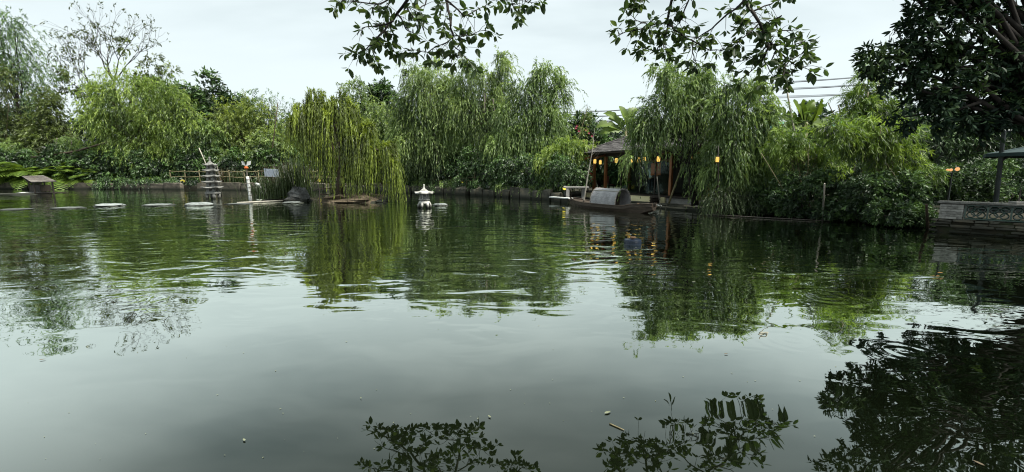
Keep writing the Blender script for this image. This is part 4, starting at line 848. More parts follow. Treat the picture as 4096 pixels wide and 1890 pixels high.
# ---------------------------------------------------------------- hut on its platform
def hut_s(px, n=0.0):
    a = (px - 512) / F_PX; p = H0 + HN * n; dep = lambda q: q[1] * CP + (CAM_Z - 1.5) * SP
    return (a * (p[1] * CP) - p[0]) / (HU[0] - a * HU[1] * CP)
def hut():
    t = thing('wooden_hut', 'dark tea hut with shingled hip roof and orange brown posts by the pond', 'hut', hp(HS / 2, 1.5, 0))
    Lh = HS + 2.4; dp = 3.2
    def bx(name, s0, s1, n0, n1, z0, z1, mat, par=t, bev=0.0):
        mb = MB(); mb.box(hp((s0 + s1) / 2, (n0 + n1) / 2, (z0 + z1) / 2), (s1 - s0, n1 - n0, z1 - z0), HU, HN, EZ, bev=bev); return mb.build(name, M[mat], par)
    bx('floor', -.4, Lh, -.55, dp + .2, .49, .549, 'dark_wood')
    bx('fascia', -.35, HS + .1, -.52, -.42, .12, .485, 'cream')
    bx('plinth', -.3, Lh, -.40, dp + .1, -.3, .455, 'concrete')
    for s in (0, 1.14, HS, Lh - .1): bx('post', s - .075, s + .075, -.075, .075, .552, 2.78, 'wood', bev=.012)
    for s in (0, Lh - .1): bx('post', s - .075, s + .075, dp - .15, dp, .552, 2.78, 'wood', bev=.012)
    mull = [hut_s(px) for px in (621, 640, 655)]
    for s in mull + [HS + 1.2]: bx('mullion', s - .035, s + .035, .0, .07, .552, 2.6, 'dark_wood')
    edges = [1.14 + .08] + mull + [HS - .08]
    for a, b in zip(edges[:-1], edges[1:]): bx('glass_pane', a + .04, b - .04, .03, .036, .60, 2.38, 'glass')
    bx('transom', 1.22, HS - .08, -.02, .09, 2.40, 2.47, 'dark_wood')
    bx('beam', -.35, Lh + .2, -.09, .09, 2.785, 2.96, 'dark_wood')
    bx('back_wall', -.1, Lh, dp + .0, dp + .1, .552, 2.9, 'dark_wood')
    bx('side_wall', Lh, Lh + .1, .1, dp, .552, 2.9, 'dark_wood')
    bx('ceiling', -.2, Lh, .1, dp, 2.97, 3.0, 'dark_wood')
    for s in (.05, 1.14, HS, Lh - .1):
        mb = MB(); mb.box(hp(s, -.38, 2.80), (.08, .95, .1), HU, unit(HN + EZ * .28), unit(EZ - HN * .28)); mb.build('bracket', M['wood'], t)
    # roof
    zE, zR, oh = 3.02, 4.12, .75
    e0, e1, f0, f1 = hp(-.75, -oh, zE), hp(Lh + .7, -oh, zE), hp(-.75, dp + oh, zE), hp(Lh + .7, dp + oh, zE)
    r0, r1 = hp(1.75, dp / 2, zR), hp(Lh - 1.6, dp / 2, zR); dz = EZ * .07
    mb = MB(); top = [e0, e1, f1, f0, r0, r1]; V = [p for p in top] + [p - dz for p in top[:4]]
    mb.add(V, [(0, 1, 5, 4), (1, 2, 5), (2, 3, 4, 5), (3, 0, 4), (0, 6, 7, 1), (1, 7, 8, 2), (2, 8, 9, 3), (3, 9, 6, 0), (6, 9, 8, 7)]); rf = mb.build('roof', M['dark_wood'], t)
    rng = random.Random(9); nr = 13
    up = unit((r0 + r1) / 2 - (e0 + e1) / 2); sl = np.linalg.norm((r0 + r1) / 2 - (e0 + e1) / 2); nrm = unit(np.cross(HU, up)); nrm = nrm if nrm[2] > 0 else -nrm
    variants = []
    for i in range(nr):
        k0 = i / nr; a = e0 + (r0 - e0) * k0; b = e1 + (r1 - e1) * k0; ln = np.linalg.norm(b - a); m = max(3, int(ln / .62)); st = sl / nr * 1.35
        off = rng.uniform(-.3, .3)
        for j in range(m):
            s = (j + .5) / m * ln; c = a + HU * (s + off * (0 < j < m - 1) * .6) + up * (sl / nr * .5)
            mb = MB(); nn = unit(nrm + up * .10 + HU * rng.uniform(-.02, .02)); uu = unit(np.cross(nn, HU)); uu = uu if uu[2] > 0 else -uu
            mb.box(c + nrm * (.035 + rng.uniform(0, .018)), (ln / m * .97, st, .022), HU, uu, nn); mb.build('shingle', M['shingle'], rf)
    mb = MB(); mb.tube([r0 - HU * .05 + EZ * .07, r1 + HU * .05 + EZ * .07], .055, n=6); mb.build('ridge_cap', M['plank'], rf)
    mb = MB(); mb.tube([e0 + EZ * .06 + HU * .04, r0 + EZ * .07], .05, n=6); mb.build('hip_cap', M['shingle'], rf)
    return t
hut()
# stone landing below the hut
def landing():
    rng = random.Random(12); t = thing('stone_landing', 'rough layered stone landing along the water below the hut', 'landing', hp(3, -1.4, 0))
    for lv, (z0, z1, n0) in enumerate(((-.3, .10, -1.75), (.105, .17, -1.25))):
        s = -2.2
        while s < HS + 3.6:
            L = rng.uniform(.6, 1.3); mb = MB(); d = .8 + rng.uniform(-.1, .1)
            mb.box(hp(s + L / 2, n0 + d / 2 + rng.uniform(-.08, .08), (z0 + z1) / 2), (L - .05, d, z1 - z0 + rng.uniform(-.03, .03)), HU, HN, EZ, bev=.03, jit=.025, rng=rng); mb.build('stone', M['slab'], t); s += L
landing()
def hang_lantern(label, c, cord, group=None, s=1.0, bracket=None):
    t = thing('paper_lantern', label, 'lantern', c, group); c = np.asarray(c, float)
    mb = MB(); mb.lathe(c, [(.075 * s, -.15 * s), (.095 * s, -.1 * s), (.10 * s, 0), (.095 * s, .1 * s), (.075 * s, .15 * s)], n=8); sh = mb.build('shade', M['lamp_glow'], t)
    for i in range(8):
        a = i * math.pi / 4; d = np.array([math.cos(a), math.sin(a), 0]); mb = MB(); mb.tube([c + d * .08 * s - EZ * .15 * s, c + d * .105 * s, c + d * .08 * s + EZ * .15 * s], .006 * s, n=3); mb.build('rib', M['dark_wood'], sh)
    mb = MB(); mb.lathe(c + EZ * .15 * s, [(.1 * s, 0), (.1 * s, .02), (.03 * s, .05)], n=8); mb.build('cap', M['dark_wood'], t)
    mb = MB(); mb.lathe(c - EZ * .18 * s, [(.05 * s, 0), (.085 * s, .02), (.085 * s, .03)], n=8); mb.build('base', M['dark_wood'], t)
    mb = MB(); mb.tube([c + EZ * .18 * s, c + EZ * (.18 * s + cord)], .008, n=4); mb.build('cord', M['cable'], t)
for i, (px, n, lab) in enumerate(((594.6, -.3, 'lit yellow lantern beside the corner post of the hut'), (600, 1.6, 'lit yellow lantern deeper inside the open corner of the hut'), (616, -.3, 'lit yellow lantern over the first glass pane of the hut'), (631.5, -.3, 'lit yellow lantern at the edge of the hanging willow'), (638.5, -.3, 'lit yellow lantern half hidden in willow, paired'), (644, -.3, 'lit yellow lantern half hidden in willow, paired'), (657.8, -.3, 'lit yellow lantern above the orange cloth of the hut'))):
    s = hut_s(px, n); c = hp(s, n, 2.50); g_ = 'paired lanterns' if 'paired' in lab else None
    hang_lantern(lab.replace(', paired', ', one of a pair'), c, .30, g_, s=.95)
for px, D, row, lab in ((692, 20.6, 157.2, 'lit yellow lantern hung among the willow leaves right of the hut'), (717.4, 17.7, 159.6, 'lit yellow lantern hung in front of the dense willow')):
    c = at(px, row, D); hang_lantern(lab, c, .35, None, .72)
    pole('lantern_post', 'slim dark post carrying the lantern ' + ('right of the hut' if px < 700 else 'before the dense willow'), 'post', (c[0] + .25, c[1] + .1, -.1 if px > 700 else .1), (c[0], c[1], c[2] + .55), .03, M['dark_wood'])
for (px, lab, m_) in ((652.5, 'narrow orange red cloth hung inside the hut glass', 'orange_cloth'), (657.5, 'wide orange red cloth hung inside the hut glass', 'orange_cloth')):
    s = hut_s(px, .25); mb = MB(); V = []; n = 7; w_ = .42 if px > 655 else .3
    for j in range(2):
        for z in (2.3, 1.62):
            for i in range(n): V.append(hp(s + w_ * (i / (n - 1) - .5), .25 + .03 * math.sin(i * 2.1) + .012 * j, z - .03 * math.sin(i)))
    Fc = [(i, i + 1, n + i + 1, n + i) for i in range(n - 1)] + [(2 * n + i, 3 * n + i, 3 * n + i + 1, 2 * n + i + 1) for i in range(n - 1)]
    mb.add(V, Fc); tag(mb.build('cloth', M[m_], loc=hp(s, .25, 1.6)), lab, 'cloth')
# chair in the open corner
def chair(s, n, lab):
    t = thing('chair', lab, 'chair', hp(s, n, .552))
    def bx(name, s0, s1, n0, n1, z0, z1, mat):
        mb = MB(); mb.box(hp(s + (s0 + s1) / 2, n + (n0 + n1) / 2, .552 + (z0 + z1) / 2), (s1 - s0, n1 - n0, z1 - z0), HU, HN, EZ, bev=.015); mb.build(name, M[mat], t)
    bx('seat', -.22, .22, -.22, .22, .40, .46, 'maroon'); bx('backrest', -.21, .21, -.24, -.19, .5, 1.0, 'maroon')
    for a in (-.2, .2):
        for b in (-.2, .2): bx('leg', a - .02, a + .02, b - .02, b + .02, 0, .399 if b > 0 else .56, 'dark_wood')
chair(.62, .75, 'maroon backed chair in the open corner of the hut')
tb = thing('plant_pot', 'potted bright green plant inside the hut corner', 'plant', hp(.75, 2.0, .552))
mb = MB(); mb.lathe(hp(.75, 2.0, .552), [(.14, 0), (.2, .2), (.22, .42), (.18, .43)], n=12); mb.build('pot', M['concrete'], tb, smooth=True)
rngp = np.random.default_rng(8); A = hp(.75, 2.0, 1.05) + rngp.normal(size=(60, 3)) * np.array([.12, .12, .14])
lv = leaves_on_twigs(rngp, A, unit(rngp.normal(size=(60, 3)) + [0, 0, .8]), .3, .2, 4, .18, .07, .8, np.full(60, .8)); foliage_obj('leaves', [leaf_quads(*lv)], M['lf_fern'], tb)
# person behind the glass
def person():
    s = hut_s(650.5, .75); b = hp(s, .8, .552); k = 1.0
    R = HU; Fw = HN                                        # faces into the hut, leaning a little forward
    def P(a, f, z): return b + R * a + Fw * f + EZ * z
    t = thing('person', 'person in white short sleeved shirt and dark trousers standing with back to the pond', 'person', b)
    def skin(name, verts, edges, rad, mat, par, sub=2):
        V = np.array(verts) - np.array(b); me = bpy.data.meshes.new(name); me.from_pydata([tuple(v) for v in V], edges, []); o = link(name, me, mat, par)
        md = o.modifiers.new('skin', 'SKIN'); sv = me.skin_vertices[0].data
        for i, r in enumerate(rad): sv[i].radius = r if isinstance(r, tuple) else (r, r)
        sv[0].use_root = True; sb = o.modifiers.new('sub', 'SUBSURF'); sb.levels = sub; sb.render_levels = sub; md.use_smooth_shade = True; return o
    v = [P(0, 0, .92), P(0, .02, 1.12), P(0, .05, 1.32), P(0, .08, 1.44), P(0, .1, 1.52), P(0, .12, 1.60), P(0, .13, 1.70),
         P(-.10, 0, .86), P(-.11, .03, .48), P(-.11, 0, .08), P(-.11, .13, .03), P(.10, 0, .86), P(.12, .02, .48), P(.12, -.02, .08), P(.12, .11, .03),
         P(-.19, .07, 1.40), P(-.26, .08, 1.14), P(-.20, .30, 1.06), P(-.16, .38, 1.06), P(.19, .07, 1.40), P(.27, .06, 1.14), P(.24, .26, 1.02), P(.22, .34, 1.02)]
    e = [(0, 1), (1, 2), (2, 3), (3, 4), (4, 5), (5, 6), (0, 7), (7, 8), (8, 9), (9, 10), (0, 11), (11, 12), (12, 13), (13, 14), (3, 15), (15, 16), (16, 17), (17, 18), (3, 19), (19, 20), (20, 21), (21, 22)]
    r = [(.14, .1), (.12, .09), (.15, .1), (.1, .08), .055, .085, .075, .085, .06, .045, .04, .085, .06, .045, .04, .06, .045, .035, .04, .06, .045, .035, .04]
    skin('body', v, e, r, M['skin'], t)
    sv = [P(0, 0, .86), P(0, .02, 1.12), P(0, .05, 1.32), P(0, .08, 1.46), P(-.19, .07, 1.41), P(-.25, .08, 1.20), P(.19, .07, 1.41), P(.26, .065, 1.20)]
    skin('shirt', sv, [(0, 1), (1, 2), (2, 3), (3, 4), (4, 5), (3, 6), (6, 7)], [(.175, .13), (.16, .12), (.175, .125), (.09, .09), .085, .075, .085, .075], M['shirt'], t)
    skin('trousers', [P(0, 0, .92), P(-.10, 0, .82), P(-.11, .03, .48), P(-.11, 0, .1), P(.10, 0, .82), P(.12, .02, .48), P(.12, -.02, .1)], [(0, 1), (1, 2), (2, 3), (0, 4), (4, 5), (5, 6)], [(.16, .12), .1, .075, .065, .1, .075, .065], M['trousers'], t)
    mb = MB(); mb.lathe(P(0, .11, 1.58), [(.075, 0), (.1, .04), (.105, .11), (.085, .17), (.03, .2)], n=12); mb.build('hair', M['dark_wood'], t, smooth=True)
person()
# life ring, jar, bench, slab, props
c = at(588.4, 177.6, 28.6); t = thing('life_ring', 'dark red life ring on a stake left of the hut', 'life ring', (c[0], c[1], .4)); V = []; n, m = 20, 8
for i in range(n):
    a = 2 * math.pi * i / n
    for j in range(m):
        q = 2 * math.pi * j / m; rr = .28 + .07 * math.cos(q); V.append((c[0] + rr * math.cos(a), c[1] - .06 + .07 * math.sin(q), c[2] + rr * math.sin(a)))
mb = MB(); mb.add(V, [(i * m + j, i * m + (j + 1) % m, ((i + 1) % n) * m + (j + 1) % m, ((i + 1) % n) * m + j) for i in range(n) for j in range(m)]); mb.build('ring', M['red_ring'], t, smooth=True)
mb = MB(); mb.tube([(c[0], c[1] + .06, .3), (c[0], c[1] + .06, c[2] + .4)], .04, n=6); mb.build('stake', M['dark_wood'], t)
c = hp(HS - .15, -.95, .175); mb = MB()
t = thing('jar_stack', 'dark ribbed stone jar standing on the landing by the orange post', 'jar', c)
for i in range(4): mb = MB(); mb.lathe(c + EZ * .085 * i, [(.22, 0), (.28, .02), (.29, .05), (.23, .082)], n=12); mb.build('tier', M['dark_wood'], t)
c = hp(4.3, -1.1, .175); t = thing('small_bowl', 'small brown clay bowl on the landing', 'bowl', c); mb = MB(); mb.lathe(c, [(.08, 0), (.14, .06), (.17, .13), (.14, .13), (.06, .03)], n=12); mb.build('bowl_body', M['rust'], t, smooth=True)
mb = MB(); mb.lathe(c + EZ * .12, [(.171, 0), (.185, .012), (.17, .024)], n=12); mb.build('rim', M['rust'], t)
bA = at(576, 187.4, 26.2); t = thing('stone_bench', 'low stone slab bench left of the hut by the water', 'bench', (bA[0], bA[1], .2))
mb = MB(); mb.box(bA, (1.5, .45, .1), unit(np.array([1, -.15, 0])), bev=.02); mb.build('seat', M['concrete'], t)
for dx in (-.5, .45): mb = MB(); mb.box((bA[0] + dx, bA[1] + .02, (bA[2] - .05 + .1) / 2), (.18, .3, bA[2] - .15)); mb.build('leg', M['concrete'], t)
a, b = gp(551.5, 197, .28), gp(571, 198.4, .28); d = unit(b - a); mb = MB(); mb.box((a + b) / 2, (np.linalg.norm(b - a), .4, .06), d, np.array([-d[1], d[0], 0])); t = thing('white_slab', 'thin white slab laid over buff blocks at the water left of the boat', 'slab', (a + b) / 2 - EZ * .3); mb.build('top', M['white_paint'], t)
for k in (.42, .8): mb = MB(); q = a + (b - a) * k; mb.box((q[0], q[1] + .05, .06), (.55, .35, .36), d, np.array([-d[1], d[0], 0]), bev=.03); mb.build('block', M['stone'], t)
pole('bamboo_prop', 'slanting bamboo prop with amber foot beside the hut platform', 'pole', hp(HS + .75, -.9, .2), at(682.5, 165, 21.9), .055, M['bamboo_cane'])
pole('wooden_post', 'pale thin stick standing in the water off the boat prow', 'pole', gp(661, 213.5, -.2), at(657, 177, gp(661, 213)[1]), .028, M['pale_cane'])
pole('wooden_post', 'pale upright stick in the water before the layered shrubs', 'pole', gp(822.3, 225, -.2), at(824.5, 183.5, gp(822, 225)[1]), .03, M['pale_cane'])
pole('wooden_post', 'dark rotten stump post at the water beside the brick pillar', 'pole', gp(928, 234, -.2), at(926.5, 204.5, gp(928, 233)[1]), .045, M['bark'])
pole('slanting_cane', 'pale cane slanting through the bamboo thicket', 'pole', at(761, 153, 16.6), at(783, 189, 16.2), .014, M['bamboo_cane'])
pole('floating_boom', 'grey floating boom pole along the shaded bank', 'pole', gp(706, 214.5, .03), gp(830, 221, .03), .02, M['bark_grey'])
pole('floating_boom', 'short white pole lying on the landing beside the stick', 'pole', hp(HS + .2, -1.8, .2), hp(HS + 1.3, -2.0, .15), .03, M['white_paint'])
# dead sapling in front of the hut
def sapling():
    D = gp(583, 207)[1]; b = gp(583, 207, -.1); t = thing('bare_sapling', 'bare grey sapling stuck in the water before the hut', 'sapling', b); rng = np.random.default_rng(2)
    rows = np.linspace(207, 128, 12); pxs = np.interp(rows, (128, 150, 180, 207), (594.5, 592.5, 587, 583)); P = [at(a, r, D) for a, r in zip(pxs, rows)]; P[0] = b
    mb = MB(); mb.tube(P, np.linspace(.045, .008, 12), n=5); mb.build('trunk', M['pale_cane'], t)
    for k in range(22):
        s = rng.uniform(.15, .97); i = int(s * 10.99); p = P[i] + (P[i + 1] - P[i]) * (s * 11 - i if s * 11 - i < 1 else .5); sg = rng.choice((-1, 1)); L = rng.uniform(.25, .75) * (1.1 - .4 * s)
        mb = MB(); mb.tube([p, p + np.array([sg * L * .5, rng.normal() * .1, L * .35]), p + np.array([sg * L * .8, rng.normal() * .1, L * .85])], [.010, .007, .003], n=3, cap=False); mb.build('twig', M['bark_grey'], t)
sapling()
# young bamboo cane with leafy tip over the pink flowered shrub
t = tree('bamboo_cane', 'single leaning bamboo cane with leafy tip before the pink flowered shrub', 'bamboo', 571, 30, [(586, 116, 3, 8), (583, 130, 3, 9), (578, 150, 8, 6)], M['lf_yellow'], 461, K=20, n=130, m=6, L=.4, droop=.3, ll=.16, lw=.03, trunk=0)
mb = MB(); mb.tube([ground_pt(569, 30), at(578, 140, 30), at(588, 106, 30)], [.05, .04, .015], n=6); mb.build('cane', M['bamboo_cane'], t)
for i, (px, row) in enumerate(((576, 128), (579, 131), (586, 130), (589, 133), (577, 126), (592, 136), (584, 141))):
    mb = MB(); c = at(px, row, 34.6)
    for k in range(5):
        a = k * 1.256; d = np.array([math.cos(a), -.3, math.sin(a)]) * .10; e = np.array([-math.sin(a), 0, math.cos(a)]) * .07; mb.add([c, c + d * .6 + e, c + d, c + d * .6 - e], [(0, 1, 2, 3)])
    fl = mb.build('flower', M['pink'], bpy.data.objects['flowering_shrub'])

# ---------------------------------------------------------------- black awning boat
def boat():
    A, B = gp(569, 206.3, 0), gp(650, 215.2, 0); u = unit(B - A); Lo = np.linalg.norm(B - A); L = Lo * .84; B = A + u * L; ks = Lo / L; nb = np.array([-u[1], u[0], 0.0]); nb = nb if nb[1] > 0 else -nb
    C0 = A + nb * .55; t = thing('awning_boat', 'long black wooden boat with arched woven grey canopy moored by the hut', 'boat', (A + B) / 2 + nb * .5)
    def q(s, w, z): return C0 + u * (s * L) + nb * w + EZ * z
    st = np.linspace(-.10, 1.13, 18)
    def half(s): return .57 * max(.22, 1 - abs((s - .5) / .66) ** 2.6)
    def sheer(s): return .24 + .30 * max(0, abs(s - .5) - .18) ** 1.6 * 1.5 + (.06 if s > .9 else 0) + .04 * (s < .0)
    def keel(s): return -.16 if .02 < s < .93 else -.16 + (abs(s - .5) - (.45 if s > .5 else .48)) * 1.6
    V = []; n = 7
    for s in st:
        h, zt, zk = half(s), sheer(s), min(keel(s), sheer(s) - .1)
        for w, z in ((-h, zt), (-h * 1.02, zt - .08), (-h * .8, zk + .06), (0, zk), (h * .8, zk + .06), (h * 1.02, zt - .08), (h, zt)): V.append(q(s, w, z))
    m = len(V)
    for s in st:
        h, zt = half(s) - .05, sheer(s)
        for w, z in ((-h, zt), (-h * .9, max(zt - .14, .05)), (0, max(zt - .16, .04)), (h * .9, max(zt - .14, .05)), (h, zt)): V.append(q(s, w, z))
    Fc = [(i * n + j, i * n + n + j, i * n + n + j + 1, i * n + j + 1) for i in range(17) for j in range(6)]
    Fc += [(m + i * 5 + j, m + i * 5 + j + 1, m + i * 5 + 5 + j + 1, m + i * 5 + 5 + j) for i in range(17) for j in range(4)]
    Fc += [(i * n, m + i * 5, m + i * 5 + 5, i * n + n) for i in range(17)] + [(i * n + 6, i * n + n + 6, m + i * 5 + 5 + 4, m + i * 5 + 4) for i in range(17)]
    Fc += [tuple(range(n)) + tuple(m + j for j in range(4, -1, -1)), tuple(17 * n + j for j in range(6, -1, -1)) + tuple(m + 17 * 5 + j for j in range(5))]
    mb = MB(); mb.add(V, Fc); mb.build('hull', M['boat_wood'], t)
    for sg in (-1, 1):
        for dz, off, r in ((.02, .0, .032), (-.11, .025, .024)):
            mb = MB(); mb.tube([q(s, sg * (half(s) + off), sheer(s) + dz) for s in st], r, n=5); mb.build('gunwale' if dz > 0 else 'rubbing_strake', M['boat_wood'], t)
    for s0, s1 in ((-.08, .26), (.84, 1.05)):
        for k in range(4):
            w0 = (-.38 + .19 * k) * (.75 if s0 > .5 else .9); mb = MB(); a, b = q(s0, w0 + .08, sheer(s0) - .03), q(s1, w0 + .1, sheer(s1) - .03); d = unit(b - a); mb.box((a + b) / 2, (np.linalg.norm(b - a), .16, .025), d, nb, unit(np.cross(d, nb))); mb.build('deck_plank', M['boat_wood'], t)
    s0, s1, hw, hh, n = .295 * ks, .61 * ks, .50, .84, 14
    def arch(s, k, r=1.0):
        a = math.pi * k / (n - 1); return q(s, -math.cos(a) * hw * r * (1 + .0 * s), sheer(s) - .06 + math.sin(a) ** .8 * hh * r)
    M_cv = canopy_mat()
    mb = MB(); ns = 6; V = []
    for r in (1.0, .955):
        for i in range(ns + 1):
            for k in range(n): V.append(arch(s0 + (s1 - s0) * i / ns, k, r))
    h = (ns + 1) * n; Fc = []
    for i in range(ns):
        for k in range(n - 1):
            a = i * n + k; Fc += [(a, a + n, a + n + 1, a + 1), (h + a, h + a + 1, h + a + n + 1, h + a + n)]
    for k in range(n - 1): Fc += [(k, k + 1, h + k + 1, h + k), (ns * n + k, h + ns * n + k, h + ns * n + k + 1, ns * n + k + 1)]
    mb.add(V, Fc); cv = mb.build('canopy', M_cv, t, smooth=False)
    for s in (s0, s1): mb = MB(); mb.tube([arch(s, k, 1.01) for k in range(n)], .026, n=5); mb.build('hoop', M['plank'], cv)
    mb = MB(); mb.tube([arch(s0 + (s1 - s0) * i / 6, 4, 1.012) for i in range(7)], .02, n=5); mb.build('batten', M['pale_cane'], cv)
    mb = MB(); mb.box(q(.5 * ks, 0, .46), (.04, hw * 1.45, .5), u, nb, EZ); mb.build('added_shade_board', M['boat_wood'], cv)  # dark board added inside the canopy, stands in for shade in its opening
    mb = MB(); mb.lathe(q(.93, 0, sheer(.93) - .01), [(.03, 0), (.05, .03), (.055, .07), (.03, .075)], n=10); tag(mb.build('cup', M['rust'], loc=q(.93, 0, sheer(.93))), 'small clay cup standing on the boat foredeck', 'cup')
def canopy_mat():
    m, t, out = new_mat('woven_canopy'); tcn = N(t, 'ShaderNodeTexCoord')
    vo = N(t, 'ShaderNodeTexVoronoi'); vo.inputs['Scale'].default_value = 22; t.links.new(tcn.outputs['Object'], vo.inputs[0])
    nz = N(t, 'ShaderNodeTexNoise'); nz.inputs['Scale'].default_value = 4; nz.inputs['Detail'].default_value = 6; t.links.new(tcn.outputs['Object'], nz.inputs[0])
    c = ramp(t, nz.outputs[0], [(.3, (.26, .255, .26)), (.55, (.40, .39, .40)), (.8, (.52, .51, .52))]); c = mix_col(t, .22, c, ramp(t, vo.outputs[0], [(.1, .32), (.6, .08)]))
    b = N(t, 'ShaderNodeBsdfPrincipled'); b.inputs['Roughness'].default_value = .65; t.links.new(c, b.inputs['Base Color'])
    bp = N(t, 'ShaderNodeBump'); bp.inputs['Strength'].default_value = .8; bp.inputs['Distance'].default_value = .02; t.links.new(vo.outputs[0], bp.inputs['Height']); t.links.new(bp.outputs[0], b.inputs['Normal'])
    t.links.new(b.outputs[0], out.inputs[0]); return m
boat()
# blue float
b = gp(632.5, 243.6, 0); k = mpp(b[1]); R = 8.8 * k; t = thing('blue_float', 'round dark blue float with rusty cap on the water', 'float', b); n = 28
mb = MB(); mb.lathe(b, [(R * .8, -.1), (R * .97, -.05), (R, .0), (R * .985, .025), (R * 1.0, .03), (R * 1.0, .055), (R * .985, .06), (R * 1.0, .065), (R * .99, .09), (R * .93, .112), (R * .6, .12)], n=n); mb.build('drum', M['blue'], t)
mb = MB(); mb.lathe(b + EZ * .121, [(R * .2, 0), (R * .2, .02), (R * .34, .035), (R * .34, .048), (R * .1, .055)], n=18); mb.build('cap', M['rust'], t)
# ---------------------------------------------------------------- brick balustrade on the right bank
def balustrade():
    A = gp(936, 232.2, 0); B = gp(1060, 241.5, 0); u = unit(B - A); nb = np.array([-u[1], u[0], 0]); nb = nb if nb[1] > 0 else -nb; rng = random.Random(21)
    t = thing('brick_balustrade', 'low weathered brick balustrade with green glazed lattice tiles at the water', 'balustrade', A)
    L = np.linalg.norm(B - A); q = lambda s, w, z: A + u * s + nb * w + EZ * z
    def bx(name, s0, s1, w0, w1, z0, z1, mat, par=t, bev=0.0, jit=0.0):
        mb = MB(); mb.box(q((s0 + s1) / 2, (w0 + w1) / 2, (z0 + z1) / 2), (s1 - s0, w1 - w0, z1 - z0), u, nb, EZ, bev=bev, jit=jit, rng=rng); return mb.build(name, M[mat], par)
    bx('core', -.02, L, .06, .5, -.5, .40, 'earth')
    z = -.06
    for row in range(6):                                   # rough stone and brick footing
        s = -.05 - .12 * (row % 2)
        while s < L:
            l = rng.uniform(.16, .5)
            if rng.random() > (.42 if row < 3 else .12): bx('stone', s, s + l - .02, .0 + rng.uniform(-.05, .05), .3, z, z + .07 + rng.uniform(-.02, .01), 'slab', bev=.02, jit=.016)
            s += l
        z += .08
    def pillar(s0, w):
        pl = bx('pillar', s0 + .01, s0 + w - .01, .02, w - .05, .42, .85, 'brick_pillar')
        for r_ in range(6):
            h = .42 + r_ * .072
            for a, b in (((0, .5), (.5, 1)) if r_ % 2 else ((0, .3), (.3, .75), (.75, 1))): bx('brick', s0 + w * a + .004, s0 + w * b - .004, -.012 + rng.uniform(-.006, .006), w - .1, h, h + .064, 'brick_pillar', pl, bev=.008, jit=.003)
    pillar(0, .5); pillar(2.75, .5)
    bx('coping', -.06, L, -.06, .42, .868, .93, 'brick_pale', bev=.012)
    bx('bottom_rail', .52, 2.74, .04, .28, .425, .47, 'glaze', bev=.01); bx('top_rail', .52, 2.74, .04, .28, .815, .865, 'glaze', bev=.01)
    n = 5; w = 2.2 / n
    for i in range(n + 1): bx('upright', .53 + i * w - .02, .53 + i * w + .02, .05, .2, .472, .813, 'glaze', bev=.008)
    for i in range(n):                                      # pierced tile: ring with four petals
        c = q(.53 + (i + .5) * w, .12, .643); mb = MB()
        for (du, dz, R) in ((0, 0, .10), (.10, .08, .075), (-.10, .08, .075), (.10, -.08, .075), (-.10, -.08, .075)):
            V = []; m, k = 14, 5
            for a in range(m):
                an = 2 * math.pi * a / m
                for b_ in range(k):
                    bn = 2 * math.pi * b_ / k; rr = R + .018 * math.cos(bn); V.append(c + u * (du + rr * math.cos(an)) + EZ * (dz + rr * math.sin(an)) + nb * .03 * math.sin(bn))
            mb.add(V, [(a * k + b_, a * k + (b_ + 1) % k, ((a + 1) % m) * k + (b_ + 1) % k, ((a + 1) % m) * k + b_) for a in range(m) for b_ in range(k)])
        mb.build('lattice_tile', M['glaze'], t)
    return q
bq = balustrade()
# parasol, lamp post, planter behind the balustrade
def parasol():
    b = ground_pt(1001, 14.6, .45); t = thing('parasol', 'dark teal cantilever parasol at the terrace behind the balustrade', 'parasol', b)
    top = at(1004, 131, 14.6); mb = MB(); mb.tube([b, top], [.07, .06], n=8); mb.build('mast', M['metal_dark'], t)
    hub = at(1076, 136, 14.2); mb = MB(); mb.tube([top, (top + hub) / 2 + EZ * .12, hub], .045, n=6); mb.build('arm', M['metal_dark'], t)
    V = [hub - EZ * .05]; n = 8; R = 2.1
    for i in range(n): a = 2 * math.pi * (i + .5) / n; V.append(hub + np.array([R * math.cos(a), R * math.sin(a), -.52]))
    for i in range(n): V.append(V[i + 1] - EZ * .12)
    mb = MB(); mb.add(V, [(0, i + 1, (i + 1) % n + 1) for i in range(n)] + [(i + 1, n + i + 1, n + (i + 1) % n + 1, (i + 1) % n + 1) for i in range(n)]); mb.build('canopy', M['teal_cloth'], t)
    for i in range(n): mb = MB(); mb.tube([hub - EZ * .12, V[i + 1] - EZ * .05], .015, n=4); mb.build('rib', M['metal_dark'], t)
    mb = MB(); mb.tube([b + EZ * 1.75, b + EZ * 2.0 + np.array([.35, -.1, 0])], .04, n=6); mb.build('strut', M['metal_dark'], t)
    mb = MB(); mb.box(b + EZ * .04, (.8, .8, .1)); mb.build('base_plate', M['metal_dark'], t)
parasol()
def lamp_post():
    b = ground_pt(952, 15.0, .45); t = thing('lamp_post', 'garden lamp post with three small lit amber globes above the balustrade', 'lamp', b)
    tops = [at(947.5, 170, 15), at(951, 169.8, 15.2), at(957.5, 169, 14.9)]; c = at(952, 172.5, 15)
    mb = MB(); mb.tube([b, c], .03, n=6); mb.build('pole', M['metal_dark'], t)
    for p, r in zip(tops, (.045, .05, .065)):
        mb = MB(); mb.tube([c, (c + p) / 2 - EZ * .04, p - EZ * r], .012, n=4); a = mb.build('arm', M['metal_dark'], t)
        mb = MB(); mb.lathe(p, [(r * .3, -r), (r * .8, -r * .6), (r, 0), (r * .8, r * .6), (r * .2, r * .95)], n=12); mb.build('globe', M['globe_glow'], t, smooth=True)
        mb = MB(); mb.lathe(p + EZ * r * .9, [(r * .8, 0), (r * .2, r * .35)], n=10); mb.build('cap', M['metal_dark'], t)
lamp_post()
t = thing('planter', 'small potted shrub standing on the balustrade coping', 'plant', bq(1.55, .2, .93))
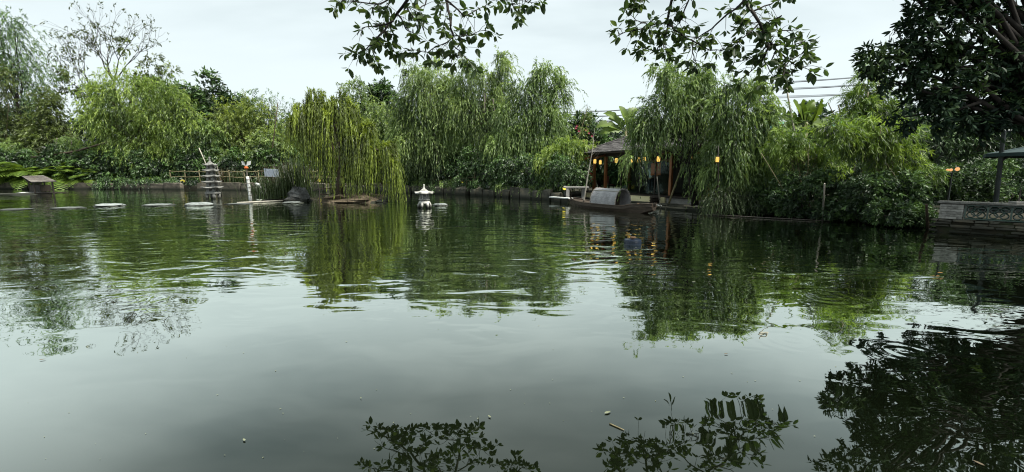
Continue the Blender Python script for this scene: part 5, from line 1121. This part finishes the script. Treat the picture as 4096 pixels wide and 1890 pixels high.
mb = MB(); mb.box(bq(1.55, .2, .96), (.5, .2, .055), bev=.01); mb.build('tray', M['concrete'], t)
rngp = np.random.default_rng(18); mb = MB(); pb = bq(1.5, .2, .99); mb.tube([pb, pb + EZ * .3, pb + np.array([-.02, 0, .55])], [.02, .014, .006], n=5); mb.build('stem', M['bark_grey'], t)
A = pb + EZ * .45 + rngp.normal(size=(50, 3)) * np.array([.1, .1, .12]); lv = leaves_on_twigs(rngp, A, unit(rngp.normal(size=(50, 3))), .12, .2, 4, .06, .03, .8, np.full(50, .6)); foliage_obj('leaves', [leaf_quads(*lv)], M['lf_dark'], t)

# ---------------------------------------------------------------- banana plants
def banana(label, px, D, leaves, seed, stem_row, mat='lf_banana'):
    rng = np.random.default_rng(seed); b = ground_pt(px, D, .45); t = thing('banana_plant', label, 'plant', b); top = at(px, stem_row, D)
    mb = MB(); mb.tube([b, (b + top) / 2, top], [.16, .13, .08], n=8); mb.build('stem', M['bamboo_cane'], t, smooth=True)
    for (p0, p1, p2, w) in leaves:
        P0, P1, P2 = at(*p0, D), at(*p1, D + rng.uniform(-.5, .3)), at(*p2, D + rng.uniform(-1, .4)); m = 17; V = []; tn = []
        S0 = rng.normal(size=3) * .3 + np.array([0.2, -1.0, .4])
        for i in range(m):
            s = i / (m - 1); p = (1 - s) ** 2 * P0 + 2 * s * (1 - s) * P1 + s * s * P2; T = unit(2 * (1 - s) * (P1 - P0) + 2 * s * (P2 - P1)); S = unit(np.cross(T, S0)); nn = np.cross(S, T)
            ww = w * (math.sin(math.pi * min(1, .06 + s * .96)) ** .55) * (1 + rng.normal(0, .05)) * (rng.choice((.55, .8)) if rng.random() < .3 else 1) * .8; fold = .35
            V += [p - S * ww + nn * ww * fold, p, p + S * ww + nn * ww * fold]; tn += [.35 + .5 * rng.uniform(), .9, .35 + .5 * rng.uniform()]
        Fc = [(i * 3 + j, i * 3 + j + 1, i * 3 + 4 + j, i * 3 + 3 + j) for i in range(m - 1) for j in (0, 1)]
        lf = link('leaf', np_mesh('leaf', np.array(V) - np.array(b), [i for f in Fc for i in f], [4] * len(Fc), tint=tn), M[mat], t)
        mb = MB(); mb.tube([at(px, stem_row + 6, D), P0, .3 * P0 + .45 * P1 + .25 * P2], [.04, .035, .015], n=5); mb.build('midrib', M['lf_banana'], lf)
banana('banana plant with tattered leaves right behind the hut ridge', 626, 33, [((622, 128), (613, 112), (603, 113.5), .42), ((624, 126), (618, 118), (608, 119), .4), ((628, 126), (630, 110), (637, 108), .45), ((622, 130), (608, 128), (600, 134), .5), ((628, 130), (640, 118), (652, 124), .45), ((620, 130), (604, 120), (596, 128), .4), ((626, 124), (625, 112), (619, 106), .4)], 1, 128)
banana('banana plant with one leaf raised upright against the wires', 806, 21.5, [((812, 122), (818, 112), (822, 98), .26), ((803, 122), (797, 108), (793, 101), .42), ((806, 120), (808, 104), (815, 101), .42), ((800, 122), (786, 114), (780, 118), .4), ((808, 124), (822, 122), (830, 128), .35), ((804, 120), (800, 106), (803, 99), .35), ((802, 124), (788, 122), (782, 130), .4), ((809, 122), (817, 116), (812, 126), .35)], 2, 122)
banana('banana plant with broad pale leaves among the willow tops', 768, 22, [((768, 124), (762, 110), (756, 106), .4), ((770, 122), (778, 110), (786, 112), .4), ((766, 126), (752, 118), (746, 124), .4), ((770, 124), (774, 112), (768, 102), .38)], 3, 124)
pole('bamboo_pole', 'tall pale bare cane leaning above the raised banana leaf', 'pole', ground_pt(810, 18.5), at(784, 74, 18.5), .045, M['pale_cane'])
pole('bamboo_pole', 'yellow bare bamboo culm inside the tall bamboo spire', 'pole', ground_pt(862, 18.7), at(868, 92, 18.7), .04, M['bamboo_cane'])

# ---------------------------------------------------------------- utility poles and cables
def upole(label, px, row, D, w, arms):
    b = ground_pt(px, D, .5); top = at(px, row, D); t = thing('utility_pole', label, 'pole', b)
    mb = MB(); mb.tube([b, top], [.2, .14], n=8); mb.build('shaft', M['concrete'], t)
    out = []
    for a in arms:
        c = at(px, a, D); mb = MB(); mb.box(c + np.array([0, -.18, 0]), (w, .12, .12)); mb.build('crossarm', M['metal_dark'], t)
        for j, k in enumerate((-.46, .1, .46)):
            p = c + np.array([k * w, -.18, .06]); mb = MB(); mb.lathe(p, [(.05, 0), (.09, .06), (.05, .12), (.09, .18), (.03, .24)], n=8); mb.build('insulator', M['concrete'], t); out.append(p + EZ * (.24 + .12 * j))
    return out
P1 = upole('far concrete utility pole with crossarms left of the hut roof', 576.5, 111, 72, 4.2, (114.5, 119.3, 124))
P2 = upole('utility pole seen through the willow tops right of the hut', 760, 84, 46, 2.6, (88, 94.5, 102))
P3 = upole('near utility pole hidden behind the dark tree', 1085, 48, 33, 2.4, (57, 67.5, 79))
def cable(a, b, sag, lab, r=.035):
    pts = [a + (b - a) * s - EZ * sag * 4 * s * (1 - s) for s in np.linspace(0, 1, 14)]; mb = MB(); mb.tube(pts, r, n=4); tag(mb.build('cable', M['cable'], loc=a), lab, 'cable', 'overhead cables')
for i in range(9):
    lv = ('upper', 'middle', 'lower')[i // 3]
    cable(P1[i], P2[i], .8, 'black overhead cable on the %s crossarm spanning behind the willow by the hut' % lv, .035)
    cable(P2[i], P3[i], .35, 'black overhead cable on the %s crossarm running toward the dark near tree' % lv, .022)
# far building with green roof
c = at(822, 128, 48); t = thing('far_building', 'far pale building with green roof behind the raised banana leaf', 'building', (c[0], c[1], .5))
mb = MB(); mb.box((c[0], c[1] + 2, (c[2] + .4) / 2), (9, 4, c[2] - .4)); mb.build('wall', M['pale_wall'], t)
mb = MB(); r_ = c[2]; x, y = c[0], c[1]; mb.add([(x - 5, y - .6, r_), (x + 5, y - .6, r_), (x + 5, y + 4.6, r_), (x - 5, y + 4.6, r_), (x - 4.5, y + 2, r_ + .9), (x + 4.5, y + 2, r_ + .9)], [(0, 1, 5, 4), (1, 2, 5), (2, 3, 4, 5), (3, 0, 4), (3, 2, 1, 0)]); mb.build('roof', M['green_roof'], t)
for k in range(4): mb = MB(); mb.box((x - 3.2 + 2.1 * k, y - .02, r_ - 1.3), (1.1, .06, 1.2)); mb.build('window', M['metal_dark'], t)

# ---------------------------------------------------------------- branches hanging over the water from trees on the near bank
def overhang(name, label, trunk_pts, hub, lines, seed, D=9.15, dens=1.0, parts=290):
    rng = np.random.default_rng(seed); base = np.array(trunk_pts[0], float); t = thing(name, label, 'tree', base)
    mb = MB(); mb.tube(trunk_pts, np.linspace(.26, .09, len(trunk_pts)), n=9); mb.build('trunk', M['bark_dark'], t, smooth=True)
    Ps, lds, Ws, tns = [], [], [], []
    def rosette(p, d, n, s=1.0):
        for k in range(n):
            a = 2 * math.pi * (k + rng.uniform(-.3, .3)) / n; e1 = unit(np.cross(d, [0.2, .9, .3])); e2 = np.cross(d, e1)
            v = unit((e1 * math.cos(a) + e2 * math.sin(a)) * rng.uniform(.7, 1.1) + d * .45 + np.array([0, 0, -.35]))
            l = .178 * s * rng.uniform(.7, 1.25); w = unit(np.cross(v, rng.normal(size=3) * .6 + np.array([0, 0, 1.0]))) * l * rng.uniform(.22, .28)
            Ps.append(p + v * .03); lds.append(v * l); Ws.append(w); tns.append(float(np.clip(rng.normal(.45, .25), 0, 1)))
    for li, (r0, dd, pts, skip) in enumerate(lines):
        P = [at(px, row, D + dd + .25 * math.sin(i * 1.7 + li)) for i, (px, row) in enumerate(pts)]
        if skip == 'hub': P = [hub + (P[0] - hub) * .0, hub + (P[0] - hub) * .5 + np.array([0, 0, .12])] + P
        # smooth
        Q = []
        for i in range(len(P) - 1):
            for s in (0, .33, .67): Q.append(P[i] + (P[i + 1] - P[i]) * s + rng.normal(size=3) * .012)
        Q.append(P[-1]); mb = MB(); mb.tube(Q, np.linspace(r0, .006, len(Q)), n=6); br = mb.build('branch', M['bark_dark'], t, smooth=True)
        ln = sum(np.linalg.norm(b - a) for a, b in zip(Q[:-1], Q[1:])); nt_ = max(2, int(ln / .098 * dens)); tw = MB()
        for k in range(nt_):
            s = (k + rng.uniform(.2, .8)) / nt_
            if skip == 'hub' and s < .15: continue
            i = min(int(s * (len(Q) - 1)), len(Q) - 2); p = Q[i] + (Q[i + 1] - Q[i]) * (s * (len(Q) - 1) - i); T = unit(Q[i + 1] - Q[i])
            d = unit(T * .6 + rng.normal(size=3) * np.array([.8, .5, .6]) + np.array([0, 0, -.12])); L = rng.uniform(.12, .42)
            m1 = p + d * L * .5; e = m1 + unit(d + np.array([0, 0, -.35])) * L * .5; tw.tube([p, m1, e], [.007, .005, .003], n=4, cap=False)
            if rng.random() < .84: rosette(e, unit(e - m1), rng.integers(4, 7), rng.uniform(.75, 1.1))
        rosette(Q[-1], unit(Q[-1] - Q[-2]), 7); tw.build('twigs', M['bark_dark'], br, kind='stuff')
    arr = [np.array(q) for q in (Ps, lds, Ws, tns)]; print(name, 'leaves', len(arr[0]))
    idx = rng.permutation(len(arr[0])); sel, rest = idx[:parts], idx[parts:]
    leaf_objs(*(q[sel] for q in arr), M['lf_over'], t)
    if len(rest): foliage_obj('leaves', [leaf_ovals(*(q[rest] for q in arr))], M['lf_over'], t)
hubL, hubR = at(430, -75, 8.9), at(728, -70, 9.0)
overhang('overhanging_tree', 'leafy branches of a near bank tree hanging left of the hut against the sky', [(-5.5, -2.0, .4), (-5.0, -.8, 3.0), (-4.0, 2.0, 5.6), hubL + np.array([-.6, -1.5, .3]), hubL], hubL,
    [(.045, 0, ((407, 0), (393, 21), (380, 36), (368, 47), (358, 53)), 'hub'), (.04, .1, ((446, 0), (449, 15), (451, 26), (453, 36), (453, 45), (463, 54), (468, 61)), 'hub'), (.014, .1, ((453, 36), (442, 45), (427, 51), (414, 53)), ''), (.012, .1, ((453, 35), (464, 36), (486, 30)), ''),
     (.02, 0, ((447, 1), (465, 16), (486, 6)), ''), (.02, -.1, ((393, 21), (372, 26), (362, 28)), ''), (.016, .1, ((385, 30), (390, 44), (394, 52)), ''), (.014, -.2, ((372, 42), (374, 54), (376, 62)), ''), (.02, -.1, ((405, 2), (412, 16), (420, 22)), ''), (.025, -.2, ((400, -8), (380, 4), (355, 2), (341, 0)), 'hub'),
     (.02, .2, ((398, 14), (406, 28), (414, 34)), ''), (.025, .0, ((505, -18), (511, -2), (512, 6)), 'hub'), (.02, 0, ((515, -16), (524, 0), (532, 4)), ''), (.02, .3, ((420, -30), (405, -15), (385, 8)), 'hub'), (.02, -.1, ((432, -20), (425, 4), (418, 10)), '')], 601, dens=.9, parts=280)
overhang('overhanging_tree', 'larger leafy branches of a near bank tree hanging above the hut willow', [(7.5, -2.0, .4), (7.2, -.6, 3.2), (6.4, 2.5, 6.0), hubR + np.array([.5, -1.6, .3]), hubR], hubR,
    [(.045, 0, ((671, 0), (667, 21), (664, 42), (664, 50)), 'hub'), (.02, .1, ((667, 21), (651, 26), (630, 32), (618, 36)), ''), (.022, 0, ((667, 22), (674, 30), (692, 41), (711, 50), (724, 50)), ''), (.05, .1, ((745, 0), (758, 24), (770, 44), (789, 61), (810, 70)), 'hub'), (.02, -.1, ((745, 0), (718, 24), (698, 38), (683, 37)), ''),
     (.018, .1, ((770, 44), (757, 55), (732, 63)), ''), (.022, -.2, ((770, 45), (761, 61), (738, 82)), ''), (.018, 0, ((759, 24), (775, 29), (794, 31)), ''), (.014, .1, ((789, 61), (784, 70), (783, 76)), ''), (.016, .1, ((758, 25), (744, 37), (736, 44)), ''), (.03, .2, ((690, -6), (682, 18), (672, 32)), 'hub'),
     (.014, 0, ((780, 16), (772, 26), (764, 30)), ''), (.014, .1, ((789, 61), (800, 54), (808, 52)), ''), (.018, -.1, ((752, 12), (770, 4), (790, -4)), ''), (.014, .2, ((692, 41), (694, 56), (697, 66)), ''), (.012, 0, ((651, 26), (640, 22), (634, 20)), ''), (.014, .1, ((770, 44), (790, 46), (806, 40)), ''), (.014, .2, ((776, 50), (768, 66), (772, 74)), ''), (.02, .2, ((650, -20), (640, -4), (634, 2)), 'hub'), (.02, .1, ((664, 42), (655, 50), (642, 48)), ''), (.012, .1, ((758, 24), (748, 22), (742, 20)), '')], 602, dens=.95, parts=295)

# ---------------------------------------------------------------- things drifting on the water
for i, (px, row, L, lab) in enumerate(((604.5, 413.5, .085, 'pale green fallen leaf floating on the calm water'), (491, 417.5, .05, 'tiny white petal on the calm near water'), (361.5, 398.5, .03, 'tiny pale speck of leaf floating near the overhang reflection'), (741, 252, .06, 'white feather scrap on the dark water'), (696, 282, .09, 'white forked feather drifting beyond the calm patch'), (245, 441, .05, 'thin pale sliver floating on the grey water'), (985, 466, .08, 'brownish fallen leaf in the black tree reflection'), (724, 354, .06, 'green fallen leaf between ripples'), (39, 360, .07, 'dark curled leaf on the calm water'))):
    c = gp(px, row, .006); L = L * .7; rng = random.Random(700 + i); a = rng.uniform(0, 3.1); d = np.array([math.cos(a), math.sin(a), 0]); e = np.array([-d[1], d[0], 0]); ys = (0, .3, .65, 1); ws = (.02, .2, .17, .02); V = []
    for y, w in zip(ys, ws): V += [c + d * L * y - e * L * w + EZ * .002 * (1 + y), c + d * L * y + EZ * .003, c + d * L * y + e * L * w + EZ * .003]
    mb = MB(); mb.add(V, [(k * 3 + j, k * 3 + j + 1, k * 3 + j + 4, k * 3 + j + 3) for k in range(3) for j in (0, 1)]); tag(mb.build('fallen_leaf', M['drift'] if 'white' in lab or 'pale' in lab else M['mud'], loc=c), lab, 'leaf')
pole('floating_twig', 'short pale twig floating beside the fallen leaf', 'twig', gp(609.5, 423.5, .005), gp(624, 430, .005), .005, M['bamboo_cane'])

# leaf litter and flecks of scum scattered over the water
rngl = np.random.default_rng(91); nL = 420
px = rngl.uniform(-40, 1060, nL); rw = np.where(rngl.uniform(size=nL) < .75, rngl.uniform(205, 275, nL), rngl.uniform(275, 460, nL))
Q = np.array([gp(a, b, .003) for a, b in zip(px, rw)]); an = rngl.uniform(0, 6.28, nL); d = np.stack([np.cos(an), np.sin(an), np.zeros(nL)], 1); e = np.stack([-np.sin(an), np.cos(an), np.zeros(nL)], 1)
sz = (rngl.uniform(.008, .03, nL) * np.clip(Q[:, 1] / 9, .25, 1.6))[:, None]
V = np.stack([Q - d * sz, Q + e * sz * .4 + EZ * .002, Q + d * sz, Q - e * sz * .4 + EZ * .002], 1).reshape(-1, 3)
o = link('floating_litter', np_mesh('floating_litter', V, np.arange(4 * nL), np.full(nL, 4)), M['drift']); tag(o, 'tiny flecks of leaf litter scattered over the pond surface', 'litter', kind='stuff')
